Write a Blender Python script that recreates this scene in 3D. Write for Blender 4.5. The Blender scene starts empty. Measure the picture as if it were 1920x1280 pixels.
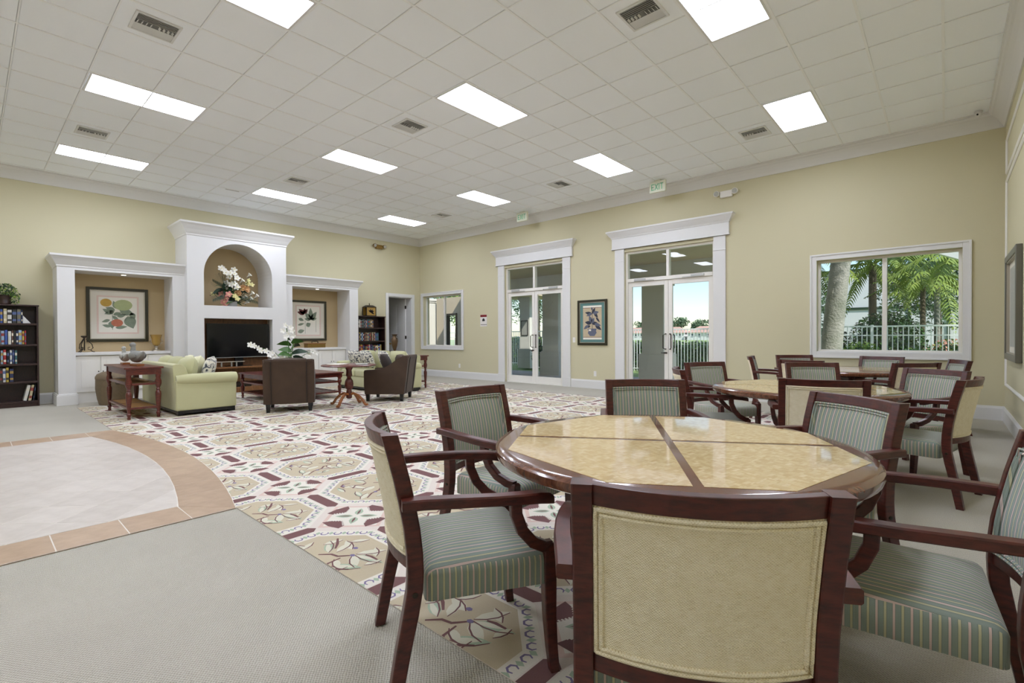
import bpy, bmesh, math, random
from math import sin, cos, pi, radians, sqrt, atan2, hypot
from mathutils import Vector, Matrix
random.seed(7)
scene = bpy.context.scene
COL = scene.collection
# ---------------------------------------------------------------- camera
CAM_H = 1.1984
YAW, PITCH, ROLL = radians(41.7554), radians(-.5413), radians(-.2783)
fw = Vector((-sin(YAW)*cos(PITCH), cos(YAW)*cos(PITCH), sin(PITCH)))
rt = Vector((cos(YAW), sin(YAW), 0)); up = rt.cross(fw)
r2 = cos(ROLL)*rt + sin(ROLL)*up; u2 = -sin(ROLL)*rt + cos(ROLL)*up
cam = bpy.data.objects.new('camera', bpy.data.cameras.new('camera'))
COL.objects.link(cam)
cam.data.sensor_width = 36; cam.data.sensor_fit = 'HORIZONTAL'; cam.data.lens = 910.81/1920*36
cam.data.clip_start = .05; cam.data.clip_end = 500
cam.matrix_world = Matrix(((r2.x, u2.x, -fw.x, 0), (r2.y, u2.y, -fw.y, 0), (r2.z, u2.z, -fw.z, CAM_H), (0, 0, 0, 1)))
scene.camera = cam
def px(x, y, z):
    d = Vector((x, y, z-CAM_H)); w = d.dot(fw)
    return (960+910.81*d.dot(r2)/w, 640-910.81*d.dot(u2)/w, w) if w > .05 else (-9e9, -9e9, w)
# ---------------------------------------------------------------- sky, sun, exposure
world = bpy.data.worlds.new('sky'); scene.world = world; world.use_nodes = True
wn = world.node_tree; wn.nodes.clear()
sky = wn.nodes.new('ShaderNodeTexSky'); sky.sky_type = 'NISHITA'; sky.sun_disc = False
sky.sun_elevation = radians(48); sky.sun_rotation = radians(80); sky.air_density = 1.0; sky.dust_density = .3; sky.ozone_density = 1.3
bg = wn.nodes.new('ShaderNodeBackground'); bg.inputs['Strength'].default_value = .19
wo = wn.nodes.new('ShaderNodeOutputWorld')
wn.links.new(sky.outputs[0], bg.inputs[0]); wn.links.new(bg.outputs[0], wo.inputs[0])
sun = bpy.data.objects.new('sun', bpy.data.lights.new('sun', 'SUN')); COL.objects.link(sun)
sun.data.energy = 5.2; sun.data.angle = radians(1.2); sun.data.color = (1, .95, .87)
sun.rotation_euler = Vector((.7, -.35, .78)).to_track_quat('Z', 'Y').to_euler()
PANEL_STRENGTH = 20.5
scene.view_settings.view_transform = 'Standard'; scene.view_settings.look = 'None'
scene.view_settings.gamma = 1.0; scene.view_settings.use_curve_mapping = False
scene.view_settings.exposure = 0.2
cy = scene.cycles
cy.use_denoising = True; cy.max_bounces = 12; cy.diffuse_bounces = 9; cy.glossy_bounces = 4; cy.transparent_max_bounces = 16
cy.sample_clamp_indirect = 8; cy.caustics_reflective = False; cy.caustics_refractive = False
# ---------------------------------------------------------------- helpers
def lin(h):
    if not isinstance(h, str): return tuple(h)
    h = h.lstrip('#'); c = [int(h[i:i+2], 16)/255 for i in (0, 2, 4)]
    return tuple(x/12.92 if x <= .04045 else ((x+.055)/1.055)**2.4 for x in c)
class NT:
    def __init__(s, name):
        s.m = bpy.data.materials.new(name); s.m.use_nodes = True; s.t = s.m.node_tree; s.t.nodes.clear()
        s.out = s.t.nodes.new('ShaderNodeOutputMaterial')
    def n(s, typ, **kw):
        x = s.t.nodes.new('ShaderNode'+typ)
        for k, v in kw.items():
            if hasattr(x, k) and not k[0].isupper(): setattr(x, k, v)
            else: s.set(x, k.replace('_', ' '), v)
        return x
    def set(s, node, key, v):
        i = node.inputs[key] if not isinstance(key, int) else node.inputs[key]
        if hasattr(v, 'links') or isinstance(v, bpy.types.NodeSocket): s.t.links.new(v, i)
        elif isinstance(v, (tuple, list)) and len(v) == 3 and i.type == 'RGBA': i.default_value = (*v, 1)
        else: i.default_value = v
    def math(s, op, a, b=0, c=None):
        x = s.t.nodes.new('ShaderNodeMath'); x.operation = op
        s.set(x, 0, a); s.set(x, 1, b)
        if c is not None: s.set(x, 2, c)
        return x.outputs[0]
    def mix(s, f, a, b):
        x = s.t.nodes.new('ShaderNodeMix'); x.data_type = 'RGBA'
        s.set(x, 0, f); s.set(x, 6, a); s.set(x, 7, b); return x.outputs[2]
    def coord(s, which='Object', scale=(1, 1, 1), rot=(0, 0, 0)):
        c = s.t.nodes.new('ShaderNodeTexCoord'); m = s.t.nodes.new('ShaderNodeMapping')
        m.inputs['Scale'].default_value = scale; m.inputs['Rotation'].default_value = rot
        s.t.links.new(c.outputs[which], m.inputs[0]); return m.outputs[0]
    def noise(s, vec, scale, detail=2, rough=.5):
        return s.n('TexNoise', Vector=vec, Scale=scale, Detail=detail, Roughness=rough).outputs['Fac']
    def ramp(s, f, stops):
        r = s.t.nodes.new('ShaderNodeValToRGB'); e = r.color_ramp.elements
        while len(e) < len(stops): e.new(.5)
        for el, (p, c) in zip(e, stops): el.position = p; el.color = (*c, 1)
        s.t.links.new(f, r.inputs[0]); return r.outputs[0]
    def bump(s, h, strength=.3, dist=.01):
        return s.n('Bump', Height=h, Strength=strength, Distance=dist).outputs[0]
    def bsdf(s, col, rough=.5, metal=0, spec=.5, normal=None, coat=0, trans=0, sheen=0):
        b = s.t.nodes.new('ShaderNodeBsdfPrincipled')
        s.set(b, 'Base Color', col); s.set(b, 'Roughness', rough); s.set(b, 'Metallic', metal)
        s.set(b, 'Specular IOR Level', spec); s.set(b, 'Coat Weight', coat); s.set(b, 'Coat Roughness', .05 if coat > .3 else .25)
        s.set(b, 'Sheen Weight', sheen)
        if normal is not None: s.set(b, 'Normal', normal)
        s.t.links.new(b.outputs[0], s.out.inputs[0]); return b
def mat(name, col, rough=.5, metal=0, spec=.5, coat=0, bump=None, var=None, sheen=0):
    t = NT(name); c = lin(col); v = t.coord()
    cc = c
    if var:
        f = t.noise(v, var[0], 3); c2 = lin(var[2]) if len(var) > 2 else tuple(x*(1-var[1]) for x in c)
        cc = t.mix(f, c, c2)
    nrm = None
    if bump: nrm = t.bump(t.noise(v, bump[0], 3), bump[1], bump[2])
    t.bsdf(cc, rough, metal, spec, nrm, coat, sheen=sheen); return t.m
def wood(name, a, b, rough=.35, coat=.25, scale=(3, 3, 40), axis=None):
    t = NT(name); v = t.coord(scale=scale); f = t.noise(v, 4, 4, .6)
    t.bsdf(t.ramp(f, [(.3, lin(a)), (.7, lin(b))]), rough, coat=coat, normal=t.bump(f, .05, .002)); return t.m
def emis(name, col, st):
    t = NT(name); e = t.n('Emission', Color=(*lin(col), 1), Strength=st); t.t.links.new(e.outputs[0], t.out.inputs[0]); return t.m
class MB:
    """collects shapes; build() links them as ONE mesh object"""
    def __init__(s): s.v = []; s.f = []; s.mi = []; s.sm = []
    def add(s, vs, fs, mi=0, smooth=False, M=None):
        o = len(s.v)
        s.v += [tuple(M @ Vector(p)) if M else tuple(p) for p in vs]
        for f in fs: s.f.append([o+i for i in f]); s.mi.append(mi); s.sm.append(smooth)
        return s
    def box(s, x0, x1, y0, y1, z0, z1, mi=0, M=None):
        v = [(x, y, z) for z in (z0, z1) for y in (y0, y1) for x in (x0, x1)]
        return s.add(v, [(0, 2, 3, 1), (4, 5, 7, 6), (0, 1, 5, 4), (2, 6, 7, 3), (0, 4, 6, 2), (1, 3, 7, 5)], mi, False, M)
    def cbox(s, c, d, mi=0, M=None):
        return s.box(c[0]-d[0]/2, c[0]+d[0]/2, c[1]-d[1]/2, c[1]+d[1]/2, c[2]-d[2]/2, c[2]+d[2]/2, mi, M)
    def loft(s, rings, mi=0, smooth=True, closed=True, caps=True, M=None, capsmooth=False):
        n = len(rings[0]); v = [p for r in rings for p in r]; f = []
        for i in range(len(rings)-1):
            for j in range(n if closed else n-1):
                k = (j+1) % n; f.append((i*n+j, i*n+k, (i+1)*n+k, (i+1)*n+j))
        s.add(v, f, mi, smooth, M)
        if caps:
            s.add(rings[0], [tuple(range(n))[::-1]], mi, capsmooth, M); s.add(rings[-1], [tuple(range(n))], mi, capsmooth, M)
        return s
    def lathe(s, prof, n=20, c=(0, 0, 0), mi=0, smooth=True, caps=True, M=None):
        rings = [[(c[0]+r*cos(2*pi*j/n), c[1]+r*sin(2*pi*j/n), c[2]+z) for j in range(n)] for r, z in prof]
        return s.loft(rings, mi, smooth, True, caps, M)
    def prism(s, poly, a0, a1, axis='z', mi=0, M=None, smooth=False):
        def P(p, a): return {'z': (p[0], p[1], a), 'y': (p[0], a, p[1]), 'x': (a, p[0], p[1])}[axis]
        n = len(poly); r0 = [P(p, a0) for p in poly]; r1 = [P(p, a1) for p in poly]
        return s.loft([r0, r1], mi, smooth, True, True, M)
    def poly(s, pts, mi=0, M=None):
        return s.add(pts, [tuple(range(len(pts)))], mi, False, M)
    def tube(s, pts, r, n=8, mi=0, M=None, caps=True, sx=1, sy=1, upv=(0, 0, 1), square=False, smooth=True):
        pts = [Vector(p) for p in pts]; m = len(pts); rs = r if isinstance(r, (list, tuple)) else [r]*m
        rings = []
        for i, p in enumerate(pts):
            t = (pts[min(i+1, m-1)]-pts[max(i-1, 0)]).normalized(); U = Vector(upv)
            if abs(t.dot(U)) > .97: U = Vector((0, 1, 0)) if abs(t.y) < .9 else Vector((1, 0, 0))
            a = t.cross(U).normalized(); b = a.cross(t).normalized()
            if square: q = [(-1, -1), (1, -1), (1, 1), (-1, 1)]
            else: q = [(cos(2*pi*k/n), sin(2*pi*k/n)) for k in range(n)]
            rings.append([tuple(p+a*(x*rs[i]*sx)+b*(y*rs[i]*sy)) for x, y in q])
        return s.loft(rings, mi, smooth and not square, True, caps, M)
    def bar(s, pts, w, h, mi=0, M=None, upv=(0, 0, 1)):
        return s.tube(pts, .5, mi=mi, M=M, sx=w, sy=h, square=True, upv=upv)
    def ball(s, c, r, nu=12, nv=8, mi=0, M=None):
        r = r if isinstance(r, (list, tuple)) else (r, r, r)
        rings = [[(c[0]+r[0]*sin(pi*i/nv)*cos(2*pi*j/nu), c[1]+r[1]*sin(pi*i/nv)*sin(2*pi*j/nu), c[2]-r[2]*cos(pi*i/nv)) for j in range(nu)]
                 for i in [.12]+list(range(1, nv))+[nv-.12]]
        return s.loft(rings, mi, True, True, True, M, True)
    def rbox(s, cx, cy, z0, z1, dx, dy, r, mi=0, er=.02, top=.0, M=None, seg=5, bot=True):
        """soft box: rounded rectangle plan, rounded top (and bottom) edge, crowned top"""
        def ring(inset, z):
            out = []; hx = dx/2-inset; hy = dy/2-inset; rr = max(min(r, hx*.98, hy*.98)-inset*.3, .002)
            for qx, qy, a0 in ((1, 1, 0), (-1, 1, 90), (-1, -1, 180), (1, -1, 270)):
                for k in range(seg+1):
                    a = radians(a0+90*k/seg); out.append((cx+qx*(hx-rr)+rr*cos(a), cy+qy*(hy-rr)+rr*sin(a), z))
            return out
        R = []
        if bot: R += [ring(er*(1-sin(a)), z0+er*(1-cos(a))) for a in (0, pi/6, pi/3)]
        else: R += [ring(0, z0)]
        R += [ring(0, z0+(er if bot else .001)), ring(0, z1-er)]
        R += [ring(er*(1-cos(a)), z1-er+er*sin(a)) for a in (pi/6, pi/3, pi/2)]
        if top:
            m = min(dx, dy)/2
            R += [ring(er+(m-er)*k, z1+top*(1-(1-k)**2)) for k in (.2, .45, .75, .93)]
        return s.loft(R, mi, True, True, True, M, True)
    def ring(s, x0, x1, z0, z1, w, y0, y1, mi=0, flat=False):
        """rectangular frame in the xz plane (xy plane when flat), members butted"""
        for a, b, c, d in ((x0, x0+w, z0, z1), (x1-w, x1, z0, z1), (x0+w, x1-w, z1-w, z1), (x0+w, x1-w, z0, z0+w)):
            s.box(a, b, c, d, y0, y1, mi) if flat else s.box(a, b, y0, y1, c, d, mi)
        return s
    def build(s, name, mats, parent=None, bevel=0, subd=0, sharp=40, loc=None, rot=None, kind=None, label=None, solid=0):
        me = bpy.data.meshes.new(name); me.from_pydata(s.v, [], s.f)
        mats = mats if isinstance(mats, (list, tuple)) else [mats]
        for m in mats: me.materials.append(M_[m] if isinstance(m, str) else m)
        me.polygons.foreach_set('material_index', s.mi); me.polygons.foreach_set('use_smooth', s.sm)
        me.update()
        bm = bmesh.new(); bm.from_mesh(me); bmesh.ops.recalc_face_normals(bm, faces=bm.faces); bm.to_mesh(me); bm.free()
        if any(s.sm): me.set_sharp_from_angle(angle=radians(sharp))
        o = bpy.data.objects.new(name, me); COL.objects.link(o); o.parent = parent
        if loc: o.location = loc
        if rot: o.rotation_euler = rot
        if bevel:
            b = o.modifiers.new('bevel', 'BEVEL'); b.width = bevel; b.segments = 2; b.limit_method = 'ANGLE'; b.angle_limit = radians(40)
        if subd: d = o.modifiers.new('subd', 'SUBSURF'); d.levels = subd; d.render_levels = subd
        if kind: o['kind'] = kind
        if label: o['label'] = label
        return o
def tag(o, label, cat, group=None, kind=None):
    o['label'] = label; o['category'] = cat
    if group: o['group'] = group
    if kind: o['kind'] = kind
    return o
def thing(name, label, cat, loc=(0, 0, 0), rz=0, group=None):
    o = bpy.data.objects.new(name, None); COL.objects.link(o); o.location = loc; o.rotation_euler = (0, 0, rz); o.empty_display_size = .1
    return tag(o, label, cat, group)
def copy_tree(o, parent=None):
    c = o.copy(); COL.objects.link(c); c.parent = parent
    for ch in list(o.children): copy_tree(ch, c)
    return c
def struct(mb, name, mats, parent=None, bevel=0, label=None):
    o = mb.build(name, mats, parent, bevel)
    if parent is None: o['kind'] = 'structure'
    if label: o['label'] = label
    return o
def sempty(name, label=None):
    o = bpy.data.objects.new(name, None); COL.objects.link(o); o['kind'] = 'structure'
    if label: o['label'] = label
    return o
def rot_z(a): return Matrix.Rotation(a, 4, 'Z')
def lens(L, W, n=5):
    """leaf outline from (0,0) to (L,0)"""
    t = [k/n for k in range(n+1)]
    return [(L*x, W*sin(pi*x**.8)/1) for x in t]+[(L*x, -W*sin(pi*x**.8)) for x in t[-2:0:-1]]
# ---------------------------------------------------------------- materials
M_ = {}
def reg(k, m): M_[k] = m
reg('wall', mat('wall_paint', '#cbc4a4', .75, bump=(90, .05, .003)))
reg('tanwall', mat('tan_paint', '#bda882', .75))
reg('white', mat('white_paint', '#dddcda', .45, bump=(60, .02, .002)))
reg('cream', mat('cream_paint', '#e8e5de', .4))
reg('ceil', mat('ceiling_tile', '#f4f7fb', .9, bump=(160, .12, .004), var=(220, .05)))
reg('tee', mat('ceiling_tee', '#eeeff0', .5))
reg('panel', emis('light_diffuser', '#e8eeff', PANEL_STRENGTH))
reg('spot', emis('spot_lens', '#fff3dc', 9))
reg('metal', mat('grey_metal', '#b9bab8', .35, .6))
reg('dkmetal', mat('dark_bronze', '#3a332c', .4, .7))
reg('black', mat('black_plastic', '#0b0b0c', .25))
reg('ventwhite', mat('vent_white', '#dcdcda', .45))
reg('ventdark', mat('vent_dark', '#6a6a66', .8))
reg('mahog', wood('mahogany', '#34110d', '#5d251d', .36, .12, (4, 4, 18)))
reg('mahogtop', wood('mahogany_top', '#4a2416', '#7d4a2e', .2, .6, (6, 30, 6)))
reg('esp', wood('espresso_wood', '#1f100e', '#3a1f1a', .4, .15, (4, 20, 4)))
reg('cherry', wood('cherry_wood', '#3d1510', '#6e2a1c', .3, .3, (4, 4, 18)))
reg('oak', wood('warm_oak', '#7a4522', '#a86a38', .35, .2, (3, 3, 20)))
reg('walnut', wood('walnut_panel', '#5e3c20', '#8a5c32', .4, .1, (2, 20, 2)))
reg('cane', mat('woven_cane', '#b98f5a', .7, bump=(300, .5, .004), var=(60, .3)))
reg('velvet', mat('brown_velvet', '#4d3a2b', .85, sheen=.08, var=(5, .3, '#38291d'), bump=(200, .15, .003)))
reg('velvetdk', mat('dark_brown_velvet', '#2e2219', .85, sheen=.08, var=(5, .2)))
reg('green', mat('pale_green_fabric', '#bfbd93', .85, sheen=.15, bump=(250, .12, .003), var=(6, .08)))
reg('seam', mat('green_piping', '#b4b285', .85))
reg('greenlt', mat('pale_green_pillow', '#dcd9b6', .85, sheen=.15, var=(6, .08)))
reg('gold', mat('antique_gold', '#9a7a3e', .4, .6, var=(20, .4)))
reg('bronze', mat('aged_bronze', '#6b543a', .4, .5, var=(25, .4)))
reg('brass', mat('brass', '#a98a4e', .3, .8))
reg('silver', mat('silver_leaf', '#b8b0a0', .35, .7))
reg('paper', mat('paper', '#e8e4d8', .8))
reg('matboard', mat('mat_board', '#dcd6c8', .8))
reg('pinkline', mat('pink_line', '#dcc4b8', .8))
reg('frame', mat('dark_frame', '#33301f', .35, .2))
reg('teal', mat('teal_mat', '#5e8480', .8))
reg('sage', mat('ink_sage', '#8d9a86', .85, var=(30, .35)))
reg('inkdk', mat('ink_dark', '#3b3f4e', .85, var=(40, .4)))
reg('inkmid', mat('ink_mid', '#6a6f82', .85, var=(40, .4)))
reg('plum', mat('ink_plum', '#6d3b38', .85, var=(40, .35)))
reg('melon', mat('ink_melon', '#b3bd8c', .85, var=(20, .2)))
reg('orangeink', mat('ink_orange', '#c8a24e', .85, var=(20, .3)))
reg('redink', mat('ink_red', '#c87a60', .85, var=(20, .3)))
reg('parch', mat('parchment', '#c9b89a', .8, var=(10, .2)))
reg('leaf', mat('leaf_green', '#4f7a3a', .45, var=(12, .45)))
reg('leafdk', mat('leaf_dark', '#24402a', .5, var=(12, .4)))
reg('leaflt', mat('leaf_light', '#93b04a', .5, var=(12, .35)))
reg('petal', mat('white_petal', '#f1efe6', .6))
reg('pinkpetal', mat('pink_petal', '#dd9a8c', .6, var=(30, .25)))
reg('peach', mat('peach_petal', '#d9ad7c', .6, var=(30, .25)))
reg('yellowpetal', mat('yellow_petal', '#e3dba0', .6))
reg('stone', mat('grey_stone', '#8f8f8a', .8, bump=(40, .3, .01), var=(9, .15)))
reg('stucco', mat('white_stucco', '#e6e6e6', .9, bump=(60, .3, .01)))
reg('column', mat('grey_stucco', '#d3d0c8', .9, bump=(60, .3, .01)))
reg('soffit', mat('tan_soffit', '#cdbca2', .9))
reg('paver', mat('grey_paver', '#bdb7b0', .85, var=(6, .3)))
reg('fence', mat('white_aluminium', '#f0f2f4', .4))
reg('grass', mat('lawn', '#7b9158', .9, bump=(60, .6, .03), var=(25, .45, '#9bb26c')))
reg('bark', mat('palm_bark', '#b5afab', .9, bump=(25, .8, .03), var=(3, .5, '#56604c')))
reg('barkdk', mat('dark_bark', '#6b5f50', .9, bump=(30, .8, .03), var=(9, .4)))
reg('rooftile', mat('pink_roof', '#c39f92', .8, var=(6, .15)))
reg('housewall', mat('pale_house', '#d8d8dc', .8))
reg('houseglass', mat('house_window', '#5c6a78', .2))
reg('treefar', mat('far_foliage', '#5d7a5c', .9, var=(.8, .5)))
reg('palmleaf', mat('palm_leaf', '#587a36', .5, var=(3, .5, '#9aa648')))
reg('palmlt', mat('palm_leaf_light', '#8da557', .5, var=(3, .4)))
reg('redsign', mat('red_sign', '#7c1f22', .5)); reg('signwhite', mat('sign_white', '#e6e0da', .5)); reg('ink', mat('sign_black', '#1d1a1a', .5))
reg('exitface', mat('exit_face', '#dfe0cc', .5)); reg('exitgreen', mat('exit_green', '#7fc79a', .5))
reg('glassware', mat('amber_glass', '#a8853f', .15, .1, coat=.5))
reg('ceramic', mat('grey_ceramic', '#b9b8b0', .4, var=(30, .35)))
reg('wicker', mat('wicker', '#7d6c54', .7, bump=(120, .6, .006), var=(25, .3)))
reg('mirrorsilver', mat('pewter', '#77756f', .3, .8))
def glass_mat():
    t = NT('window_glass'); tr = t.n('BsdfTransparent', Color=(.95, .97, .97, 1)); gl = t.n('BsdfGlossy', Color=(1, 1, 1, 1), Roughness=.0)
    lw = t.n('LayerWeight', Blend=.5); mx = t.t.nodes.new('ShaderNodeMixShader')
    t.t.links.new(t.math('ADD', .025, t.math('MULTIPLY', t.math('POWER', lw.outputs['Facing'], 4), .6)), mx.inputs[0]); t.t.links.new(tr.outputs[0], mx.inputs[1]); t.t.links.new(gl.outputs[0], mx.inputs[2])
    t.t.links.new(mx.outputs[0], t.out.inputs[0]); return t.m
reg('glass', glass_mat())
def screen_mat():
    t = NT('tv_screen'); t.bsdf((.004, .004, .005), .12, spec=.5); return t.m
reg('screen', screen_mat())
def stripes():
    """green / olive / pink woven stripe, along x on top and front, along y on the flanks"""
    t = NT('striped_fabric'); tc = t.t.nodes.new('ShaderNodeTexCoord')
    so = t.t.nodes.new('ShaderNodeSeparateXYZ'); t.t.links.new(tc.outputs['Object'], so.inputs[0])
    sn = t.t.nodes.new('ShaderNodeSeparateXYZ'); t.t.links.new(tc.outputs['Normal'], sn.inputs[0])
    fl = t.math('GREATER_THAN', t.math('ABSOLUTE', sn.outputs[0]), .75)
    c = t.math('ADD', t.math('MULTIPLY', so.outputs[0], t.math('SUBTRACT', 1, fl)), t.math('MULTIPLY', so.outputs[1], fl))
    p = t.math('FRACT', t.math('MULTIPLY', t.math('ADD', c, 5), 1/.040))
    g, o, k = lin('#8f9b92'), lin('#c2be9c'), lin('#d6bfb8'); g2 = lin('#75837b')
    r = t.t.nodes.new('ShaderNodeValToRGB'); r.color_ramp.interpolation = 'CONSTANT'; e = r.color_ramp.elements
    st = [(0, g), (.30, g2), (.33, o), (.48, g2), (.51, g), (.80, g2), (.83, k), (.97, g2)]
    while len(e) < len(st): e.new(.5)
    for el, (q, col) in zip(e, st): el.position = q; el.color = (*col, 1)
    t.t.links.new(p, r.inputs[0])
    v = t.coord(); n1 = t.noise(v, 500, 1); rib = t.math('SINE', t.math('MULTIPLY', c, 2*pi/.010))
    t.bsdf(r.outputs[0], .8, spec=.3, normal=t.bump(t.math('ADD', t.math('MULTIPLY', rib, .5), n1), .25, .003), sheen=.2); return t.m
reg('stripe', stripes())
def raffia():
    t = NT('woven_raffia'); v = t.coord(); s = t.t.nodes.new('ShaderNodeSeparateXYZ'); t.t.links.new(v, s.inputs[0])
    nz = t.noise(v, 30, 2)
    a = t.math('SINE', t.math('ADD', t.math('MULTIPLY', s.outputs[0], 2*pi/.0068), t.math('MULTIPLY', nz, 5)))
    b = t.math('SINE', t.math('ADD', t.math('MULTIPLY', s.outputs[2], 2*pi/.0060), t.math('MULTIPLY', nz, 6)))
    h = t.math('MULTIPLY', a, b); f = t.noise(v, 45, 3); slub = t.noise(t.coord(scale=(18, 1, 160)), 3, 2)
    c = t.ramp(t.math('ADD', t.math('MULTIPLY', h, .16), t.math('ADD', t.math('MULTIPLY', f, .3), t.math('MULTIPLY', slub, .5))),
               [(.12, lin('#d0c19b')), (.36, lin('#f0e6cc')), (.7, lin('#faf4e4'))])
    t.bsdf(c, .85, spec=.2, normal=t.bump(t.math('ADD', h, t.math('MULTIPLY', slub, 1.2)), .4, .003)); return t.m
reg('raffia', raffia())
def weave_carpet():
    t = NT('loop_carpet'); v = t.coord(rot=(0, 0, radians(4))); s = t.t.nodes.new('ShaderNodeSeparateXYZ'); t.t.links.new(v, s.inputs[0])
    nz = t.noise(v, 40, 2)
    a = t.math('SINE', t.math('ADD', t.math('MULTIPLY', s.outputs[0], 2*pi/.017), t.math('MULTIPLY', nz, 3)))
    b = t.math('SINE', t.math('ADD', t.math('MULTIPLY', s.outputs[1], 2*pi/.012), t.math('MULTIPLY', nz, 3)))
    h = t.math('MULTIPLY', a, b); big = t.noise(v, .8, 2); fine = t.noise(v, 220, 2)
    f = t.math('ADD', t.math('ADD', t.math('MULTIPLY', h, .22), t.math('MULTIPLY', fine, .5)), t.math('MULTIPLY', big, .25))
    c = t.ramp(f, [(.12, lin('#9a968a')), (.42, lin('#bfbaad')), (.72, lin('#d0ccc0'))])
    t.bsdf(c, .95, spec=.1, normal=t.bump(t.math('ADD', h, fine), .5, .005)); return t.m
reg('carpet', weave_carpet())
def yarn(name, col):
    t = NT(name); v = t.coord(); n = t.noise(v, 380, 2); b = lin(col)
    t.bsdf(t.mix(t.math('MULTIPLY', n, .55), b, tuple(x*.62 for x in b)), .95, spec=.08, normal=t.bump(n, .5, .004)); return t.m
RUG = ['rug_ground', 'rug_cream', 'rug_tan', 'rug_maroon', 'rug_leaf', 'rug_green', 'rug_purple', 'rug_pink']
for k, c in zip(RUG, ['#e6dbd0', '#ebe5d8', '#cdbfa4', '#81605f', '#e0dcc8', '#b3c3aa', '#8b80a0', '#e2c8bc']): reg(k, yarn(k, c))
def tile_mat(name, a, b):
    t = NT(name); v = t.coord('Generated'); o = t.t.nodes.new('ShaderNodeObjectInfo')
    w = t.t.nodes.new('ShaderNodeTexCoord'); f = t.noise(w.outputs['Object'], 7, 5, .65)
    f2 = t.math('ADD', f, t.math('MULTIPLY', t.math('SUBTRACT', o.outputs['Random'], .5), .25))
    t.bsdf(t.ramp(f2, [(.25, lin(a)), (.75, lin(b))]), .35, spec=.4, normal=t.bump(f, .06, .004)); return t.m
reg('fieldtile', tile_mat('field_tile', '#bfb6ac', '#d3cbc2')); reg('bordertile', tile_mat('border_tile', '#a58b72', '#bfa68c'))
reg('grout', mat('grout', '#e3ddd4', .9))
def chips():
    t = NT('woven_chip_inlay'); v = t.coord(rot=(0, 0, radians(45)))
    b = t.n('TexBrick', Vector=v, Scale=1, Color1=(*lin('#c6a870'), 1), Color2=(*lin('#d9c190'), 1), Mortar=(*lin('#c2a468'), 1))
    b.inputs['Brick Width'].default_value = .036; b.inputs['Row Height'].default_value = .016; b.inputs['Mortar Size'].default_value = .0006
    v2 = t.coord(rot=(0, 0, radians(-45)))
    b2 = t.n('TexBrick', Vector=v2, Scale=1, Color1=(*lin('#c3a56c'), 1), Color2=(*lin('#dfc89a'), 1), Mortar=(*lin('#c2a468'), 1))
    b2.inputs['Brick Width'].default_value = .036; b2.inputs['Row Height'].default_value = .016; b2.inputs['Mortar Size'].default_value = .0006
    c = t.n('TexChecker', Vector=v, Scale=28.0)
    t.bsdf(t.mix(c.outputs['Fac'], b.outputs[0], b2.outputs[0]), .5, spec=.15, coat=1.0); return t.m
reg('chips', chips())
def ikat():
    t = NT('ikat_fabric'); v = t.coord(); nz = t.n('TexNoise', Vector=v, Scale=7, Detail=2)
    w = t.n('TexWave', Vector=v, Scale=5.5, Distortion=9, Detail=1.5); w.wave_type = 'RINGS'
    t.set(w, 'Detail Scale', 1.6)
    f = t.math('ADD', t.math('MULTIPLY', w.outputs['Fac'], .8), t.math('MULTIPLY', nz.outputs['Fac'], .25))
    c = t.ramp(f, [(.30, lin('#e9e4d6')), (.46, lin('#e2ddce')), (.52, lin('#4d5566')), (.62, lin('#8d98a8')), (.68, lin('#e6e1d2')), (.80, lin('#e6e1d2')), (.88, lin('#3f4350'))])
    t.bsdf(c, .85, sheen=.1); return t.m
reg('ikat', ikat())
# ================================================================= the setting
XL, YB, XR, YF, HC, ZC = -12.491, 9.584, .613, -4.0, 4.27, 4.067
GX, GY, T = -4.9075, 4.0093, .61
def molding(mb, pts, prof, mi=0, closed=False):
    """sweep a profile (offset to the right of travel, z) along an xy polyline with mitred corners"""
    pts = [Vector(p) for p in pts]; n = len(pts); rings = []
    for i in range(n):
        def nr(a, b): d = (b-a).normalized(); return Vector((d.y, -d.x))
        p = pts[i]
        if closed or 0 < i < n-1: a = nr(pts[i-1], p); b = nr(p, pts[(i+1) % n]); m = (a+b)/(1+a.dot(b))
        elif i == 0: m = nr(p, pts[1])
        else: m = nr(pts[-2], p)
        rings.append([(p.x+m.x*o, p.y+m.y*o, z) for o, z in prof])
    if closed: rings.append(rings[0])
    return mb.loft(rings, mi, False, True, not closed)
# walls ------------------------------------------------------------
W = .24
D1, D2 = -7.852, -4.29                       # french door centres
OPEN = .955
wb = MB()
xs = [(XL-.3, -12.30, 0, 0), (-12.30, -10.52, .92, 2.48), (-10.52, D1-OPEN, 0, 0), (D1-OPEN, D1+OPEN, 0, 3.04), (D1+OPEN, D2-OPEN, 0, 0),
      (D2-OPEN, D2+OPEN, 0, 3.04), (D2+OPEN, -1.63, 0, 0), (-1.63, .18, .92, 2.46), (.18, XR+.3, 0, 0)]
for a, b, z0, z1 in xs:
    if z1 == 0: wb.box(a, b, YB, YB+W, 0, HC)
    else:
        if z0 > 0: wb.box(a, b, YB, YB+W, 0, z0)
        wb.box(a, b, YB, YB+W, z1, HC)
struct(wb, 'wall_back', 'wall')
DY0, DY1, DZ = 8.42, 9.28, 2.44
wl = MB(); wl.box(XL-.28, XL, YF, DY0, 0, HC).box(XL-.28, XL, DY0, DY1, DZ, HC).box(XL-.28, XL, DY1, YB, 0, HC)
struct(wl, 'wall_left', 'wall')
struct(MB().box(XR, XR+.2, YF, YB, 0, HC), 'wall_right', 'wall')
struct(MB().box(XL-.28, XR+.2, YF-.2, YF, 0, HC), 'wall_front', 'wall')
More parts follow.
